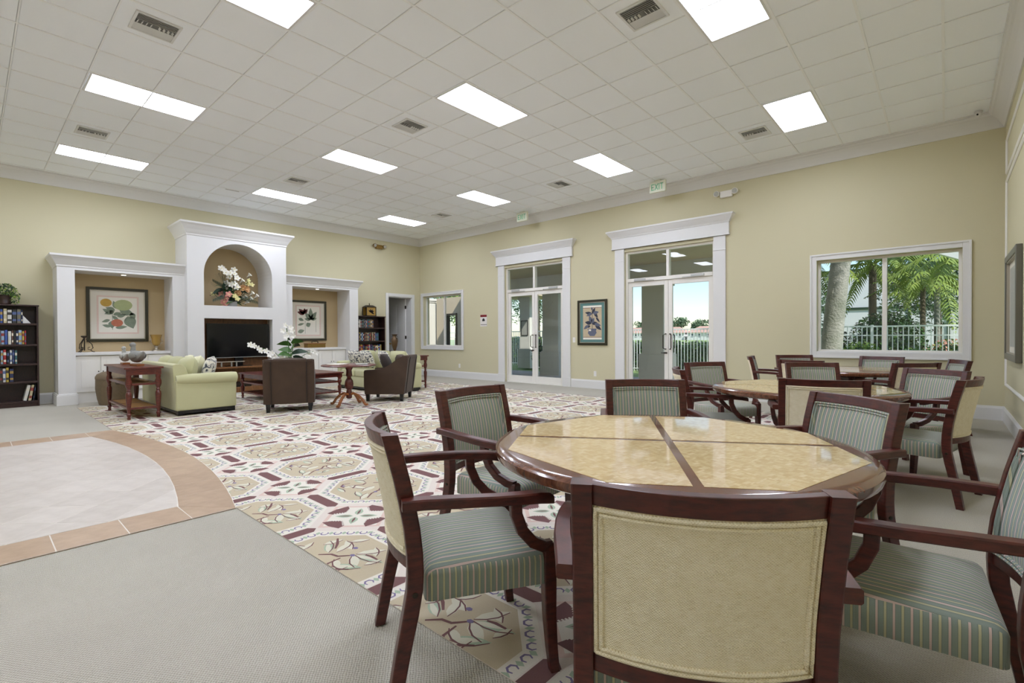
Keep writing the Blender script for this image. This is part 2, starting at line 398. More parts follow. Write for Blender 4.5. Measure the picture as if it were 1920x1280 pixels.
# floor: loop carpet, inlaid entry tiles ---------------------------
floor = struct(MB().box(XL-.3, XR+.2, YF-.2, YB+.02, -.1, 0), 'floor', 'carpet', label='greige loop pile carpet')
def arc(k0, x, k): return k0-k*(x+5.93)**2
def oy(x): return arc(1.51, x, .0545)
def iy(x): return arc(1.197, x, .062)
X0, X1, BX0, BX1, YS = -7.77, -4.06, -8.13, -3.72, -1.0
def clip(poly, a, b):
    """keep the part of poly left of the line a->b"""
    out = []; n = len(poly)
    side = lambda p: (b[0]-a[0])*(p[1]-a[1])-(b[1]-a[1])*(p[0]-a[0])
    for i in range(n):
        p, q = poly[i], poly[(i+1) % n]; sp, sq = side(p), side(q)
        if sp >= 0: out.append(p)
        if sp*sq < 0: t = sp/(sp-sq); out.append((p[0]+(q[0]-p[0])*t, p[1]+(q[1]-p[1])*t))
    return out
G = .004
xx = [BX0+(BX1-BX0)*k/24 for k in range(25)]
gp = [(BX0, YS), (BX1, YS)]+[(x, oy(x)) for x in reversed(xx)]
MB().prism(gp, .0055, .0074).build('grout_bed', 'grout', floor)
xi = [X0+(X1-X0)*k/20 for k in range(21)]
inner = [(X0, YS), (X1, YS)]+[(x, iy(x)) for x in reversed(xi)]
ts = .33; cs = sqrt(.5)
def piece(poly, m, name='floor_tile'):
    if len(poly) < 3: return
    c = Vector((sum(p[0] for p in poly)/len(poly), sum(p[1] for p in poly)/len(poly)))
    ar = abs(sum(poly[i][0]*poly[(i+1) % len(poly)][1]-poly[(i+1) % len(poly)][0]*poly[i][1] for i in range(len(poly))))/2
    if ar < .002: return
    q = []
    for p in poly:
        d = Vector(p)-c; L = d.length; q.append(tuple(d*(max(L-G*1.2, .001)/max(L, .001))))
    MB().prism(q, 0, .0085).build(name, m, floor, loc=(c.x, c.y, 0))
for i in range(-16, 17):
    for j in range(-16, 17):
        cx, cyy = -5.93+(i-j)*ts*cs, -.1+(i+j)*ts*cs; h = ts*cs
        poly = [(cx+h, cyy), (cx, cyy+h), (cx-h, cyy), (cx, cyy-h)]
        for a, b in zip(inner, inner[1:]+inner[:1]): poly = clip(poly, a, b) if poly else poly
        piece(poly, 'fieldtile')
y = .978
while y > YS+.2:
    y0 = y-.33
    piece([(X1, y0), (BX1, y0), (BX1, y), (X1, y)], 'bordertile', 'border_tile'); piece([(BX0, y0), (X0, y0), (X0, y), (BX0, y)], 'bordertile', 'border_tile'); y = y0
jx = [X0]+[-7.41+.345*k for k in range(10)]+[X1]
jo = [BX0+.09]+[-7.45+.352*k for k in range(10)]+[-4.0]
for k in range(len(jx)-1):
    piece([(jx[k], iy(jx[k])), (jx[k+1], iy(jx[k+1])), (jo[k+1], oy(jo[k+1])), (jo[k], oy(jo[k]))], 'bordertile', 'border_tile')
piece([(BX0, .978), (X0, .978), (X0, iy(X0)), (jo[0], oy(jo[0])), (BX0, oy(BX0))], 'bordertile', 'border_tile')
piece([(X1, iy(X1)), (BX1, .978), (BX1, oy(BX1))], 'bordertile', 'border_tile'); piece([(X1, iy(X1)), (BX1, oy(BX1)), (-4.0, oy(-4.0))], 'bordertile', 'border_tile')
# ceiling ----------------------------------------------------------
ceiling = struct(MB().box(XL-.28, XR+.2, YF-.2, YB+W, HC+.03, HC+.15), 'ceiling', 'ceil', label='suspended ceiling of square white tiles in a pale grid')
i0, i1 = math.floor((XL-GX)/T), math.ceil((XR-GX)/T); j0, j1 = math.floor((YF-GY)/T), math.ceil((YB-GY)/T)
g = MB(); tw = .012
for i in range(i0+1, i1): g.box(GX+i*T-tw, GX+i*T+tw, YF, YB, HC-.004, HC+.03)
for j in range(j0+1, j1): g.box(XL, XR, GY+j*T-tw*.6, GY+j*T+tw*.6, HC-.003, HC+.03)
g.build('ceiling_grid', 'tee', ceiling)
lights = {(5*i, 5*j+d) for i in range(-2, 2) for j in range(-2, 2) for d in (0, 1)}
cells = []
for i in range(i0, i1):
    for j in range(j0, j1):
        if (i, j) in lights: continue
        a, b, c, d = max(GX+i*T, XL)+.01, min(GX+(i+1)*T, XR)-.01, max(GY+j*T, YF)+.01, min(GY+(j+1)*T, YB)-.01
        if b-a < .04 or d-c < .04: continue
        u, v, w = px((a+b)/2, (c+d)/2, HC); vis = w > .5 and -80 < u < 2000 and -60 < v < 1000
        cells.append((not vis, w, a, b, c, d))
cells.sort(); rest = MB(); full = None
for k, (hid, w, a, b, c, d) in enumerate(cells):
    if hid or k >= 298: rest.box(a, b, c, d, HC+.004, HC+.02); continue
    isfull = abs(b-a-T+.02) < .001 and abs(d-c-T+.02) < .001
    if isfull and full: o = bpy.data.objects.new('ceiling_tile', full); COL.objects.link(o); o.parent = ceiling; o.location = ((a+b)/2, (c+d)/2, HC+.004)
    else:
        o = MB().box(-(b-a)/2, (b-a)/2, -(d-c)/2, (d-c)/2, 0, .016).build('ceiling_tile', 'ceil', ceiling, loc=((a+b)/2, (c+d)/2, HC+.004))
        if isfull: full = o.data
rest.build('ceiling_tiles_beyond', 'ceil', ceiling, kind='stuff')
# ceiling lights, vents ----------------------------------------------
lt = thing('ceiling_light', 'flush rectangular fluorescent ceiling light with glowing white diffuser', 'ceiling light', group='recessed lights in rows on the tiled ceiling')
LW, LL = T-.024, 2*T-.024
f = MB()
f.ring(-LW/2, LW/2, -LL/2, LL/2, .022, -.006, .02, flat=True)
f.build('frame', 'white', lt)
MB().box(-LW/2+.018, LW/2-.018, -LL/2+.018, LL/2-.018, .004, .02).build('diffuser', 'panel', lt)
LWH = {(-2, -1): 'above the ivy-bookcase end of the bird console', (-1, -1): 'above the far end of the tiled entry', (0, -1): 'above the near end of the tiled entry', (1, -1): 'above the carpet-edge dining table',
       (-2, 0): 'above the coffee table and television', (-1, 0): 'above the small pedestal table', (0, 0): 'above the open patterned carpet mid-room', (1, 0): 'above the middle dining table',
       (-2, 1): 'above the far sofa and bookcase', (-1, 1): 'in front of the porch double door', (0, 1): 'in front of the lawn double door', (1, 1): 'above the palm-window dining table'}
for i in range(-2, 2): LWH[(i, -2)] = 'in the row behind the tiled entry'
first = True
for i in range(-2, 2):
    for j in range(-2, 2):
        o = lt if first else copy_tree(lt); first = False
        o.location = (GX+(5*i+.5)*T, GY+(5*j+1)*T, HC); o['label'] = 'glowing rectangular ceiling light '+LWH[(i, j)]
vt = thing('ceiling_vent', 'square white air diffuser with louvred quarters set in the ceiling', 'vent', group='air vents in the tiled ceiling')
h = .185; f = MB()
f.ring(-h, h, -h, h, .022, -.012, .002, flat=True)
f.build('frame', 'ventwhite', vt)
MB().box(-h+.01, h-.01, -h+.01, h-.01, -.001, .002).build('backing', 'ventdark', vt)
e = h-.024
for k in range(5):
    for s in (-1, 1):
        x = s*(e-.014-.024*k)
        M = Matrix.Translation((x, 0, -.007)) @ Matrix.Rotation(s*radians(45), 4, 'Y')
        MB().cbox((0, 0, 0), (.018, 2*e, .002), 0, M).build('louver', 'ventwhite', vt)
for k in range(4):
    for s in (-1, 1):
        M = Matrix.Translation((0, s*(e-.02-.036*k), -.006)) @ Matrix.Rotation(-s*radians(45), 4, 'X')
        MB().cbox((0, 0, 0), (2*(e-.135), .022, .002), 0, M).build('louver', 'ventwhite', vt)
for k, (x, y) in enumerate([(-5.86, 1.27), (-9.55, 1.3), (-5.845, 4.3), (-2.15, 4.32), (-2.155, 7.97), (-5.87, 8.0), (-9.55, 7.96), (-9.535, 4.31)]):
    o = vt if k == 0 else copy_tree(vt); o['label'] = 'square louvred ceiling vent '+('over the tiled entry', 'over the bird console', 'over the open carpet mid-room', 'over the middle dining table', 'over the palm-window dining table', 'between the two double doors', 'over the urn console', 'over the coffee table')[k]
    o.location = (GX+(math.floor((x-GX)/T)+.5)*T, GY+(math.floor((y-GY)/T)+.5)*T, HC+.001)
    if x == -2.15 or x == -2.155: o.rotation_euler.z = pi/2
o = thing('slot_diffuser', 'thin dark slot diffuser in the ceiling before the arched niche', 'vent', (-11.05, 3.69, HC+.0035)); MB().box(-.012, .012, -.125, .125, -.008, 0).build('slot', 'ventdark', o); MB().box(-.02, -.012, -.13, .13, -.01, 0).box(.012, .02, -.13, .13, -.01, 0).build('frame', 'ventwhite', o)
# crown, baseboards, panel moulding ---------------------------------
CROWN = [(0, ZC), (.018, ZC), (.03, ZC+.02), (.045, ZC+.045), (.09, ZC+.10), (.13, ZC+.14), (.15, ZC+.15), (.165, ZC+.175), (.18, ZC+.18), (.18, HC+.004), (0, HC+.004)]
cr = MB(); molding(cr, [(XL, YF), (XL, YB), (XR, YB), (XR, YF)], CROWN, closed=True); struct(cr, 'trim_1', 'white', label='white crown moulding')
BASE = [(0, 0), (.018, 0), (.018, .165), (.012, .18), (.006, .2), (0, .2)]
def baseboard(name, segs):
    m = MB()
    for s in segs: molding(m, s, BASE)
    struct(m, name, 'white')
baseboard('baseboard_left', [[(XL, YF), (XL, 1.07)], [(XL, 7.03), (XL, 8.32)], [(XL, 9.385), (XL, YB)]])
baseboard('baseboard_back', [[(XL, YB), (D1-1.19, YB)], [(D1+1.19, YB), (D2-1.19, YB)], [(D2+1.19, YB), (XR, YB)]])
baseboard('baseboard_right', [[(XR, YB), (XR, YF)]])
pm = MB()
PR = [(0, -.022), (.008, -.022), (.02, -.006), (.02, .006), (.008, .022), (0, .022)]
for z0, z1 in ((.52, 3.25), (3.36, 3.8)):
    y0, y1 = 3.4, 9.30
    for a, b in (((y0, z0), (y1, z0)), ((y1, z0), (y1, z1)), ((y1, z1), (y0, z1)), ((y0, z1), (y0, z0))):
        d = Vector((b[0]-a[0], b[1]-a[1])).normalized(); n = Vector((-d.y, d.x))
        rings = []
        for p in (a, b): rings.append([(XR-o, p[0]+n.x*w, p[1]+n.y*w) for o, w in PR])
        pm.loft(rings, 0, False)
struct(pm, 'trim_2', 'cream', label='raised picture-frame moulding on the right-hand wall')
# windows ------------------------------------------------------------
def window(name, x0, x1, z0, z1, label):
    r = sempty(name, label); c = MB(); cw = .095
    for q in ((x0-cw, x0, z0-cw, z1+cw), (x1, x1+cw, z0-cw, z1+cw), (x0, x1, z1, z1+cw), (x0, x1, z0-cw, z0)): c.box(q[0], q[1], YB-.02, YB, q[2], q[3])
    c.ring(x0-cw-.002, x1+cw+.002, z0-cw-.002, z1+cw+.002, .027, YB-.034, YB-.0005)
    c.build('casing', 'white', r, bevel=.004)
    MB().box(x0, x1, YB, YB+.12, z0-.004, z0+.012).build('window_sill', 'white', r)
    f = MB(); w = .04; a, b = YB+.10, YB+.16; xm = (x0+x1)/2
    f.ring(x0, x1, z0, z1, w, a, b); f.box(xm-.03, xm+.03, a, b, z0+w, z1-w)
    f.build('window_frame', 'cream', r, bevel=.004)
    for p, q in ((x0+w, xm-.03), (xm+.03, x1-w)): MB().box(p, q, YB+.128, YB+.134, z0+w, z1-w).build('pane', 'glass', r)
window('window_1', -12.30, -10.52, .92, 2.48, 'two-pane window beside the room corner')
window('window_2', -1.63, .18, .92, 2.46, 'large two-pane window looking out on palms')
# french doors ---------------------------------------------------------
def french(name, c, label):
    r = sempty(name, label); cs_ = MB(); o = OPEN; pw = .225
    for s in (-1, 1):
        a, b = sorted((c+s*o, c+s*(o+pw)))
        cs_.box(a, b, YB-.03, YB, 0, 3.104); cs_.box(a-.006, b+.006, YB-.038, YB, 2.83, 2.845); cs_.box(a-.006, b+.006, YB-.038, YB, 0, .22)
    cs_.box(c-1.245, c+1.245, YB-.045, YB, 3.105, 3.36); cs_.box(c-1.255, c+1.255, YB-.055, YB, 3.105, 3.13)
    molding(cs_, [(c-1.245, YB), (c-1.245, YB-.045), (c+1.245, YB-.045), (c+1.245, YB)], [(0, 3.34), (.012, 3.345), (.02, 3.37), (.045, 3.40), (.085, 3.46), (.1, 3.475), (.1, 3.505), (0, 3.505)])
    cs_.build('casing', 'white', r, bevel=.003)
    f = MB(); y0, y1 = YB+.06, YB+.16; H = 3.04
    i_ = o-.045
    for q in ((c-o, c-i_, 0, H), (c+i_, c+o, 0, H), (c-i_, c+i_, H-.05, H), (c-i_, c+i_, 2.375, 2.45), (c-.03, c+.03, 2.45, H-.05)): f.box(q[0], q[1], y0, y1, q[2], q[3])
    f.box(c-i_, c+i_, YB+.02, YB+.2, 0, .012)
    f.build('door_frame', 'cream', r, bevel=.004)
    for s in (-1, 1):
        a, b = sorted((c+s*.03, c+s*(o-.045))); MB().box(a, b, YB+.105, YB+.111, 2.45, H-.05).build('transom_pane', 'glass', r)
        a, b = sorted((c+s*.003, c+s*(o-.048))); z0, z1 = .014, 2.372; st = .085
        l = MB()
        for q in ((a, a+st, z0, z1), (b-st, b, z0, z1), (a+st, b-st, z1-.10, z1), (a+st, b-st, z0, z0+.17)): l.box(q[0], q[1], YB+.09, YB+.135, q[2], q[3])
        lf = l.build('door_leaf', 'cream', r, bevel=.004)
        MB().box(a+st, b-st, YB+.11, YB+.116, z0+.17, z1-.10).build('pane', 'glass', lf)
        hx = c+s*.05; hh = MB()
        for yy in (YB+.09, YB+.135):
            d = -1 if yy < YB+.1 else 1
            hh.tube([(hx, yy, .93), (hx, yy+d*.05, .93), (hx+s*.035, yy+d*.065, .95), (hx+s*.035, yy+d*.065, 1.22), (hx, yy+d*.05, 1.245), (hx, yy, 1.245)], .011, 8)
        hh.build('pull_handle', 'dkmetal', lf)
        k = MB(); qx = c+s*.62
        k.cbox((qx, YB+.055, 2.41), (.26, .05, .05)).tube([(qx-.06*s, YB+.05, 2.39), (qx-.28*s, YB+.0, 2.385)], .009, 6).tube([(qx-.28*s, YB+.0, 2.385), (qx-.32*s, YB+.07, 2.385)], .008, 6)
        k.build('door_closer', 'metal', lf, bevel=.005)
        if s < 0: MB().cbox((c-.06, YB+.083, .85), (.07, .02, .03)).tube([(c-.075, YB+.08, .85), (c-.075, YB+.055, .85), (c-.14, YB+.055, .85)], .009, 6).build('lock_lever', 'dkmetal', lf)
french('door_1', D1, 'white glazed double door with transom opening on the covered porch')
french('door_2', D2, 'white glazed double door with transom facing the lawn and hedge')
# doorway in the left wall with an open panelled door ------------------
r = sempty('door_3', 'white doorway with a panelled door standing open into the next room')
c = MB(); cw = .095
for q in ((DY0-cw, DY0, 0, DZ+cw), (DY1, DY1+cw, 0, DZ+cw), (DY0, DY1, DZ, DZ+cw)): c.box(XL, XL+.022, q[0], q[1], q[2], q[3])
c.build('casing', 'white', r, bevel=.005)
j = MB(); j.box(XL-.28, XL, DY0-.002, DY0+.02, 0, DZ).box(XL-.28, XL, DY1-.02, DY1+.002, 0, DZ).box(XL-.28, XL, DY0, DY1, DZ-.02, DZ+.002); j.build('jamb', 'white', r)
lf = MB(); L_ = .80; lf.box(0, L_, -.02, .02, .01, DZ-.03)
lfo = lf.build('door_leaf', 'white', r, loc=(XL-.27, DY1-.045, 0), rot=(0, 0, radians(180)))
for x0, x1, z0, z1 in ((.09, .36, .2, 1.0), (.44, .71, .2, 1.0), (.09, .36, 1.15, 2.25), (.44, .71, 1.15, 2.25)):
    for s in (-1, 1): MB().prism([(x0, z0), (x1, z0), (x1, z1), (x0, z1)], s*.02, s*.026, 'y').build('door_panel', 'white', lfo, bevel=.004)
k = MB(); k.lathe([(.03, 0), (.03, .01), (.012, .015), (.012, .04), (.028, .05), (.03, .07), (.015, .085)], 12, M=Matrix.Translation((.73, .02, 1.0)) @ Matrix.Rotation(-pi/2, 4, 'X')); k.build('door_knob', 'brass', lfo)
k = MB()
for z in (.25, 1.2, 2.15): k.cbox((-.006, .0, z), (.014, .05, .1))
k.build('hinge', 'dkmetal', lfo)
vs = MB(); a, b = XL-2.2, XL-.28
vs.box(a-.1, a, 7.6, 9.5, 0, 2.9).box(a-.1, b, 7.5, 7.6, 0, 2.9).box(a-.1, b, 9.5, 9.575, 0, 2.9).box(a-.1, b, 7.5, 9.575, 2.9, 3.0).box(a-.1, XL-.3, 7.5, 9.575, -.05, -.001)
struct(vs, 'wall_vestibule', 'white')
n = MB().box(0, .006, 0, .28, 0, .36).build('paper_notice', 'paper', None, loc=(XL-2.199, 9.12, 1.95)); tag(n, 'white paper notice on the far wall beyond the open door', 'notice')
n2 = MB().cbox((0, 0, 0), (.03, .1, .14)).build('wall_phone', 'black', None, loc=(XL-2.183, 9.2, 1.15), bevel=.01); tag(n2, 'small dark wall telephone beyond the open door', 'telephone')
# built-in wall unit ----------------------------------------------------
F1, F2 = -11.84, -11.66
wu = thing('wall_unit', 'white built-in wall unit with arched flower niche, television recess and two side niches', 'wall unit', (XL, 4.03, 0))
def U(mb, name, m='white', bevel=0, label=None):
    o = mb.build(name, m, wu, bevel, label=label); o.location = (-XL, -4.03, 0); return o
TY0, TY1, AY0, AY1, ZS = 3.02, 5.04, 3.325, 4.715, 2.575
t = MB(); t.box(XL, F2, TY0, AY0, 0, 3.38).box(XL, F2, AY1, TY1, 0, 3.38).box(XL, F2, AY0, AY1, 1.627, 1.9)
ar = [(4.02+.695*cos(a), ZS+.695*sin(a)) for a in [pi*k/28 for k in range(29)]]
t.prism(ar+[(AY0, 3.38), (AY1, 3.38)], XL, F2, 'x')
U(t, 'tower')
U(MB().box(XL, XL+.004, AY0, AY1, 1.9, 3.3), 'niche_back', 'tanwall'); U(MB().box(XL, -11.95, AY0, AY1, 0, 1.627), 'recess_back', 'walnut')
s = MB(); s.box(-11.95, F2-.02, AY0, AY1, .535, .575).box(-11.95, F2-.02, AY0, AY1, .0, .12); U(s, 'recess_shelf', 'walnut', .004)
CP = [(0, 3.34), (.012, 3.345), (.015, 3.375), (.03, 3.40), (.06, 3.46), (.11, 3.54), (.14, 3.575), (.14, 3.61), (0, 3.61)]
m = MB(); molding(m, [(XL, TY0), (F2, TY0), (F2, TY1), (XL, TY1)], CP); m.box(XL, F2, TY0, TY1, 3.36, 3.61); U(m, 'tower_cornice')
for lab, ya, yo0, yo1, yb, end in (('l', 1.07, 1.31, 2.81, TY0, 0), ('r', TY1, 5.26, 6.78, 7.03, 1)):
    m = MB(); m.box(XL, F1, ya, yo0, 0, 2.46).box(XL, F1, yo1, yb, 0, 2.46).box(XL, F1, ya, yb, 2.46, 2.72); U(m, 'side_surround')
    cp = [(0, 2.505), (.01, 2.51), (.012, 2.535), (.025, 2.56), (.06, 2.63), (.09, 2.68), (.1, 2.69), (.1, 2.725), (0, 2.725)]
    m = MB(); molding(m, [(XL, ya), (F1, ya), (F1, yb-.001)] if end == 0 else [(F1, ya+.001), (F1, yb), (XL, yb)], cp); U(m, 'side_cornice')
    m = MB(); pa, pb = (ya, yo0) if end == 0 else (yo1, yb)
    m.box(XL, F1+.028, pa-.028, pb+.028, 0, .185).box(XL, F1+.018, pa-.018, pb+.018, .185, .205); U(m, 'plinth_block', 'white', .004)
    U(MB().box(XL, XL+.004, yo0, yo1, .9, 2.46), 'niche_back', 'tanwall')
    U(MB().lathe([(.055, 0), (.055, -.006), (.04, -.008)], 20, (-12.1, (yo0+yo1)/2, 2.46)), 'downlight_trim', 'white'); U(MB().lathe([(.038, -.0085), (.038, -.0095)], 20, (-12.1, (yo0+yo1)/2, 2.46)), 'downlight_lens', 'spot')
    cb = thing('base_cabinet', ('white four-door base cabinet in the niche behind the wicker trunk' if end == 0 else 'white four-door base cabinet in the niche beside the far bookcase'), 'cabinet', (XL, (yo0+yo1)/2, 0), group='cabinets in the wall niches')
    w = yo1-yo0-.006; MB().box(.008, .42, -w/2, w/2, 0, .885).build('body', 'cream', cb); MB().box(.006, .47, -w/2, w/2, .888, .945).build('countertop', 'white', cb, bevel=.006)
    for k in range(4):
        y0 = -w/2+.012+k*(w-.024)/4; y1 = y0+(w-.024)/4-.008
        d = MB().box(.421, .441, y0, y1, .2, .868).build('door', 'cream', cb, bevel=.004)
        MB().box(.4385, .4395, y0+.055, y1-.055, .255, .813).box(.4395, .446, y0+.08, y1-.08, .28, .788).build('raised_panel', 'cream', d, bevel=.006)
        MB().ball((.452, (y1-.03) if k % 2 == 0 else y0+.03, .58), .011, 8, 6).build('knob', 'black', d)
# small things fixed to walls and ceiling --------------------------------
def exit_sign(x, y, label):
    e = thing('exit_sign', label, 'exit sign', (x, y, HC))
    MB().box(-.165, .165, -.025, .025, -.235, -.02).build('housing', 'exitface', e, bevel=.005); MB().box(-.06, .06, -.02, .02, -.02, 0).build('mount', 'exitface', e)
    L = MB(); yy0, yy1 = -.0285, -.025; b = .016
    def seg(x0, z0, x1, z1): L.tube([(x0, -.0265, z0), (x1, -.0265, z1)], .5, square=True, sx=b, sy=.004, upv=(0, 1, 0))
    z0, z1 = -.19, -.07; zm = -.13
    seg(-.12, z0, -.12, z1); seg(-.12, z1-.007, -.065, z1-.007); seg(-.12, zm, -.075, zm); seg(-.12, z0+.007, -.065, z0+.007)
    seg(-.05, z0, .01, z1); seg(-.05, z1, .01, z0); seg(.035, z0, .035, z1); seg(.09, z0, .09, z1); seg(.06, z1-.007, .12, z1-.007)
    L.build('lettering', 'exitgreen', e, label='green capital letters EXIT')
exit_sign(-7.76, 9.1, 'exit sign hung above the porch double door'); exit_sign(-4.24, 9.09, 'exit sign hung above the double door facing the lawn')
def emergency(loc, rz, label, m):
    e = thing('emergency_light', label, 'emergency light', loc, rz)
    MB().box(-.11, .11, -.07, 0, -.06, .06).build('housing', m, e, bevel=.008)
    for s in (-1, 1):
        k = MB().lathe([(.02, 0), (.05, .02), (.055, .07), (.048, .075)], 12, M=Matrix.Translation((s*.165, -.03, .03)) @ Matrix.Rotation(radians(100), 4, 'X')).tube([(s*.1, -.03, .0), (s*.165, -.03, .03)], .014, 6).build('lamp_head', m, e)
        MB().lathe([(.046, .0755), (.04, .078)], 12, M=Matrix.Translation((s*.165, -.03, .03)) @ Matrix.Rotation(radians(100), 4, 'X')).build('lens', 'ceramic', k)
emergency((-3.09, YB, 3.87), 0, 'white twin-head emergency light above the lawn double door', 'cream')
emergency((XL, 8.09, 3.865), pi/2, 'brass-coloured twin-head emergency light above the far bookcase', 'gold')
sg = thing('wall_sign', 'small red and white notice sign beside the porch double door', 'sign', (-9.61, YB, 1.66))
MB().box(-.13, .13, -.006, 0, -.165, .165).build('board', 'signwhite', sg, bevel=.002)
MB().box(-.125, .125, -.008, -.006, .095, .16).build('header', 'redsign', sg)
k = MB(); k.prism([(-.05, -.02)]+[(-.05*cos(a), .0+.06*sin(a)) for a in [pi*q/8 for q in range(9)]]+[(.05, -.02)], -.008, -.006, 'y'); k.build('pictogram', 'ink', sg)
k = MB()
for q in range(6): k.box(-.11+.04*q, -.08+.04*q, -.008, -.006, -.125, -.108)
k.build('print_line', 'ink', sg)
for x, z, l in ((-10.62, .36, 'white electrical outlet under the corner window'), (-6.0, .345, 'white electrical outlet between the double doors')):
    o = thing('outlet', l, 'outlet', (x, YB, z)); MB().box(-.036, .036, -.005, 0, -.06, .06).build('plate', 'cream', o, bevel=.002)
    for q in (-.025, .025): MB().box(-.014, .014, -.007, -.005, q-.013, q+.013).build('socket', 'white', o)
o = thing('light_switch', 'white light switch beside the framed potted plant print', 'switch', (-6.58, YB, 1.12)); MB().box(-.036, .036, -.005, 0, -.06, .06).build('plate', 'cream', o, bevel=.002); MB().box(-.01, .01, -.011, -.005, -.02, .02).build('toggle', 'white', o)
o = thing('security_camera', 'small white security camera on the ceiling in the corner above the window', 'camera', (.33, 9.3, HC)); MB().lathe([(.045, -.002), (.045, -.02), (.03, -.03)], 16).build('base', 'white', o)
MB().ball((0, -.02, -.05), .035, 12, 8).build('body', 'white', o); MB().ball((-.012, -.05, -.055), .012, 8, 6).build('lens_eye', 'black', o)
# pictures -------------------------------------------------------------
def picture(name, loc, rz, w, h, label, build, fm='frame', matm='matboard', fw_=.055, depth=.035, lip='silver'):
    """hangs on a wall, local x to the right, z up, front towards -y"""
    p = thing(name, label, 'picture', loc, rz); f = MB()
    f.ring(-w/2, w/2, -h/2, h/2, fw_, -depth, 0)
    f.build('frame', fm, p, bevel=.006)
    f = MB(); a, b, e = w/2-fw_, h/2-fw_, .014
    f.ring(-a, a, -b, b, e, -depth*.75, -.002)
    f.build('inner_lip', lip, p)
    MB().box(-a, a, -.012, -.001, -b, b).build('mat_board', matm, p); build(p); return p
def shape(p, name, m, polys, y):
    k = MB()
    for q in polys: k.prism(q, y-.0008, y, 'y')
    return k.build(name, m, p)
def leafpoly(x, z, L, Wd, ang):
    c, s = cos(radians(ang)), sin(radians(ang)); return [(x+a*c-b*s, z+a*s+b*c) for a, b in lens(L, Wd, 7)]
def ell(x, z, rx, rz, n=18): return [(x+rx*cos(2*pi*k/n), z+rz*sin(2*pi*k/n)) for k in range(n)]
def rect(x0, x1, z0, z1): return [(x0, z0), (x1, z0), (x1, z1), (x0, z1)]
def fruit(p):
    shape(p, 'print_border', 'pinkline', [rect(-.335, .335, -.38, .38)], -.012); shape(p, 'print_sheet', 'paper', [rect(-.305, .305, -.35, .35)], -.0128)
    shape(p, 'foliage_print', 'sage', [leafpoly(x, z, l, w, a) for x, z, l, w, a in [(-.05, .09, .16, .045, 160), (-.06, .07, .17, .04, 200), (-.02, .12, .17, .045, 110), (-.08, .0, .14, .035, 20), (-.1, .03, .17, .04, 150), (-.1, -.02, .15, .03, -40), (-.02, -.03, .15, .04, 15), (-.1, -.12, .15, .06, -90), (-.13, -.1, .14, .03, 200), (-.05, -.26, .2, .035, 8), (-.12, -.24, .14, .03, 165), (.02, .1, .25, .07, -20), (.15, -.02, .27, .10, -70), (.2, .05, .14, .05, -60)]]+[rect(-.096, -.088, -.3, .12)], -.0136)
    shape(p, 'melon_print', 'melon', [ell(.08, .2, .15, .11)], -.0144); shape(p, 'orange_print', 'orangeink', [ell(-.19, .24, .09, .08)], -.0144); shape(p, 'tomato_print', 'redink', [ell(-.02, -.16, .095, .075)], -.0144)
def lotus(p):
    shape(p, 'print_border', 'pinkline', [rect(-.335, .335, -.4, .4)], -.012); shape(p, 'print_sheet', 'paper', [rect(-.305, .305, -.37, .37)], -.0128)
    shape(p, 'foliage_print', 'sage', [leafpoly(x, z, l, w, a) for x, z, l, w, a in [(.07, .02, .32, .06, 92), (.07, .02, .25, .06, 130), (.07, .02, .27, .06, 55), (.06, .02, .17, .04, 170), (.08, .02, .16, .04, 20), (-.26, .05, .15, .04, -20), (-.28, -.12, .18, .03, 15), (-.28, -.3, .18, .05, 15), (-.06, -.14, .14, .06, 30)]]+[rect(.2, .208, -.3, .05), rect(-.09, -.083, -.34, 0)], -.0136)
    shape(p, 'bloom_print', 'plum', [leafpoly(x, z, l, w, a) for x, z, l, w, a in [(-.1, .17, .2, .05, 140), (-.1, .17, .2, .05, 165), (-.12, .18, .16, .045, 50), (-.1, .2, .12, .04, 90)]], -.0144)
def potted(p):
    shape(p, 'print_sheet', 'paper', [rect(-.25, .25, -.39, .39)], -.012); shape(p, 'print_band', 'plum', [rect(-.25, .25, -.345, .345)], -.0126); shape(p, 'print_ground', 'parch', [rect(-.25, .25, -.335, .335)], -.0132)
    LVS = [leafpoly(x, z, l, w*.8, a) for x, z, l, w, a in [(0, .2, .2, .045, 170), (0, .21, .17, .04, 200), (0, .2, .16, .045, 60), (.02, .21, .16, .05, 10), (.05, .23, .16, .045, -50), (0, .28, .08, .03, 100), (.1, .12, .16, .03, -50), (-.02, .0, .17, .055, 110), (-.02, -.02, .18, .055, 170), (-.02, -.02, .15, .05, 60), (0, -.03, .14, .05, 10), (-.1, -.06, .16, .045, 215), (.08, -.06, .2, .05, -35), (.06, -.03, .18, .045, -15), (-.05, -.08, .12, .04, 190)]]
    shape(p, 'foliage_print', 'inkdk', LVS[::2]+[rect(-.006, .006, -.15, .25)], -.0138); shape(p, 'foliage_print', 'inkmid', LVS[1::2], -.0144)
    shape(p, 'pot_print', 'inkmid', [[(-.13, -.14), (.12, -.14), (.1, -.2), (.12, -.23), (.06, -.31), (-.06, -.31), (-.12, -.24), (-.1, -.2)]], -.0147); shape(p, 'pot_highlight_print', 'paper', [[(-.1, -.155), (-.03, -.155), (-.03, -.195), (-.09, -.195)]], -.0153)
picture('framed_print', (XL+.004, 2.03, 1.68), pi/2, .985, 1.08, 'framed print of melon, orange and tomato with leaves', fruit)
picture('framed_print', (XL+.004, 5.955, 1.65), pi/2, .985, 1.05, 'framed print of a dark red lotus bloom with grey green leaves', lotus)
picture('framed_print', (-6.067, YB, 1.52), 0, .79, 1.045, 'framed teal-matted print of a potted plant between the double doors', potted, matm='teal')
def mirr(p): shape(p, 'art_sheet', 'ceramic', [rect(-.5, .5, -.48, .48)], -.013)
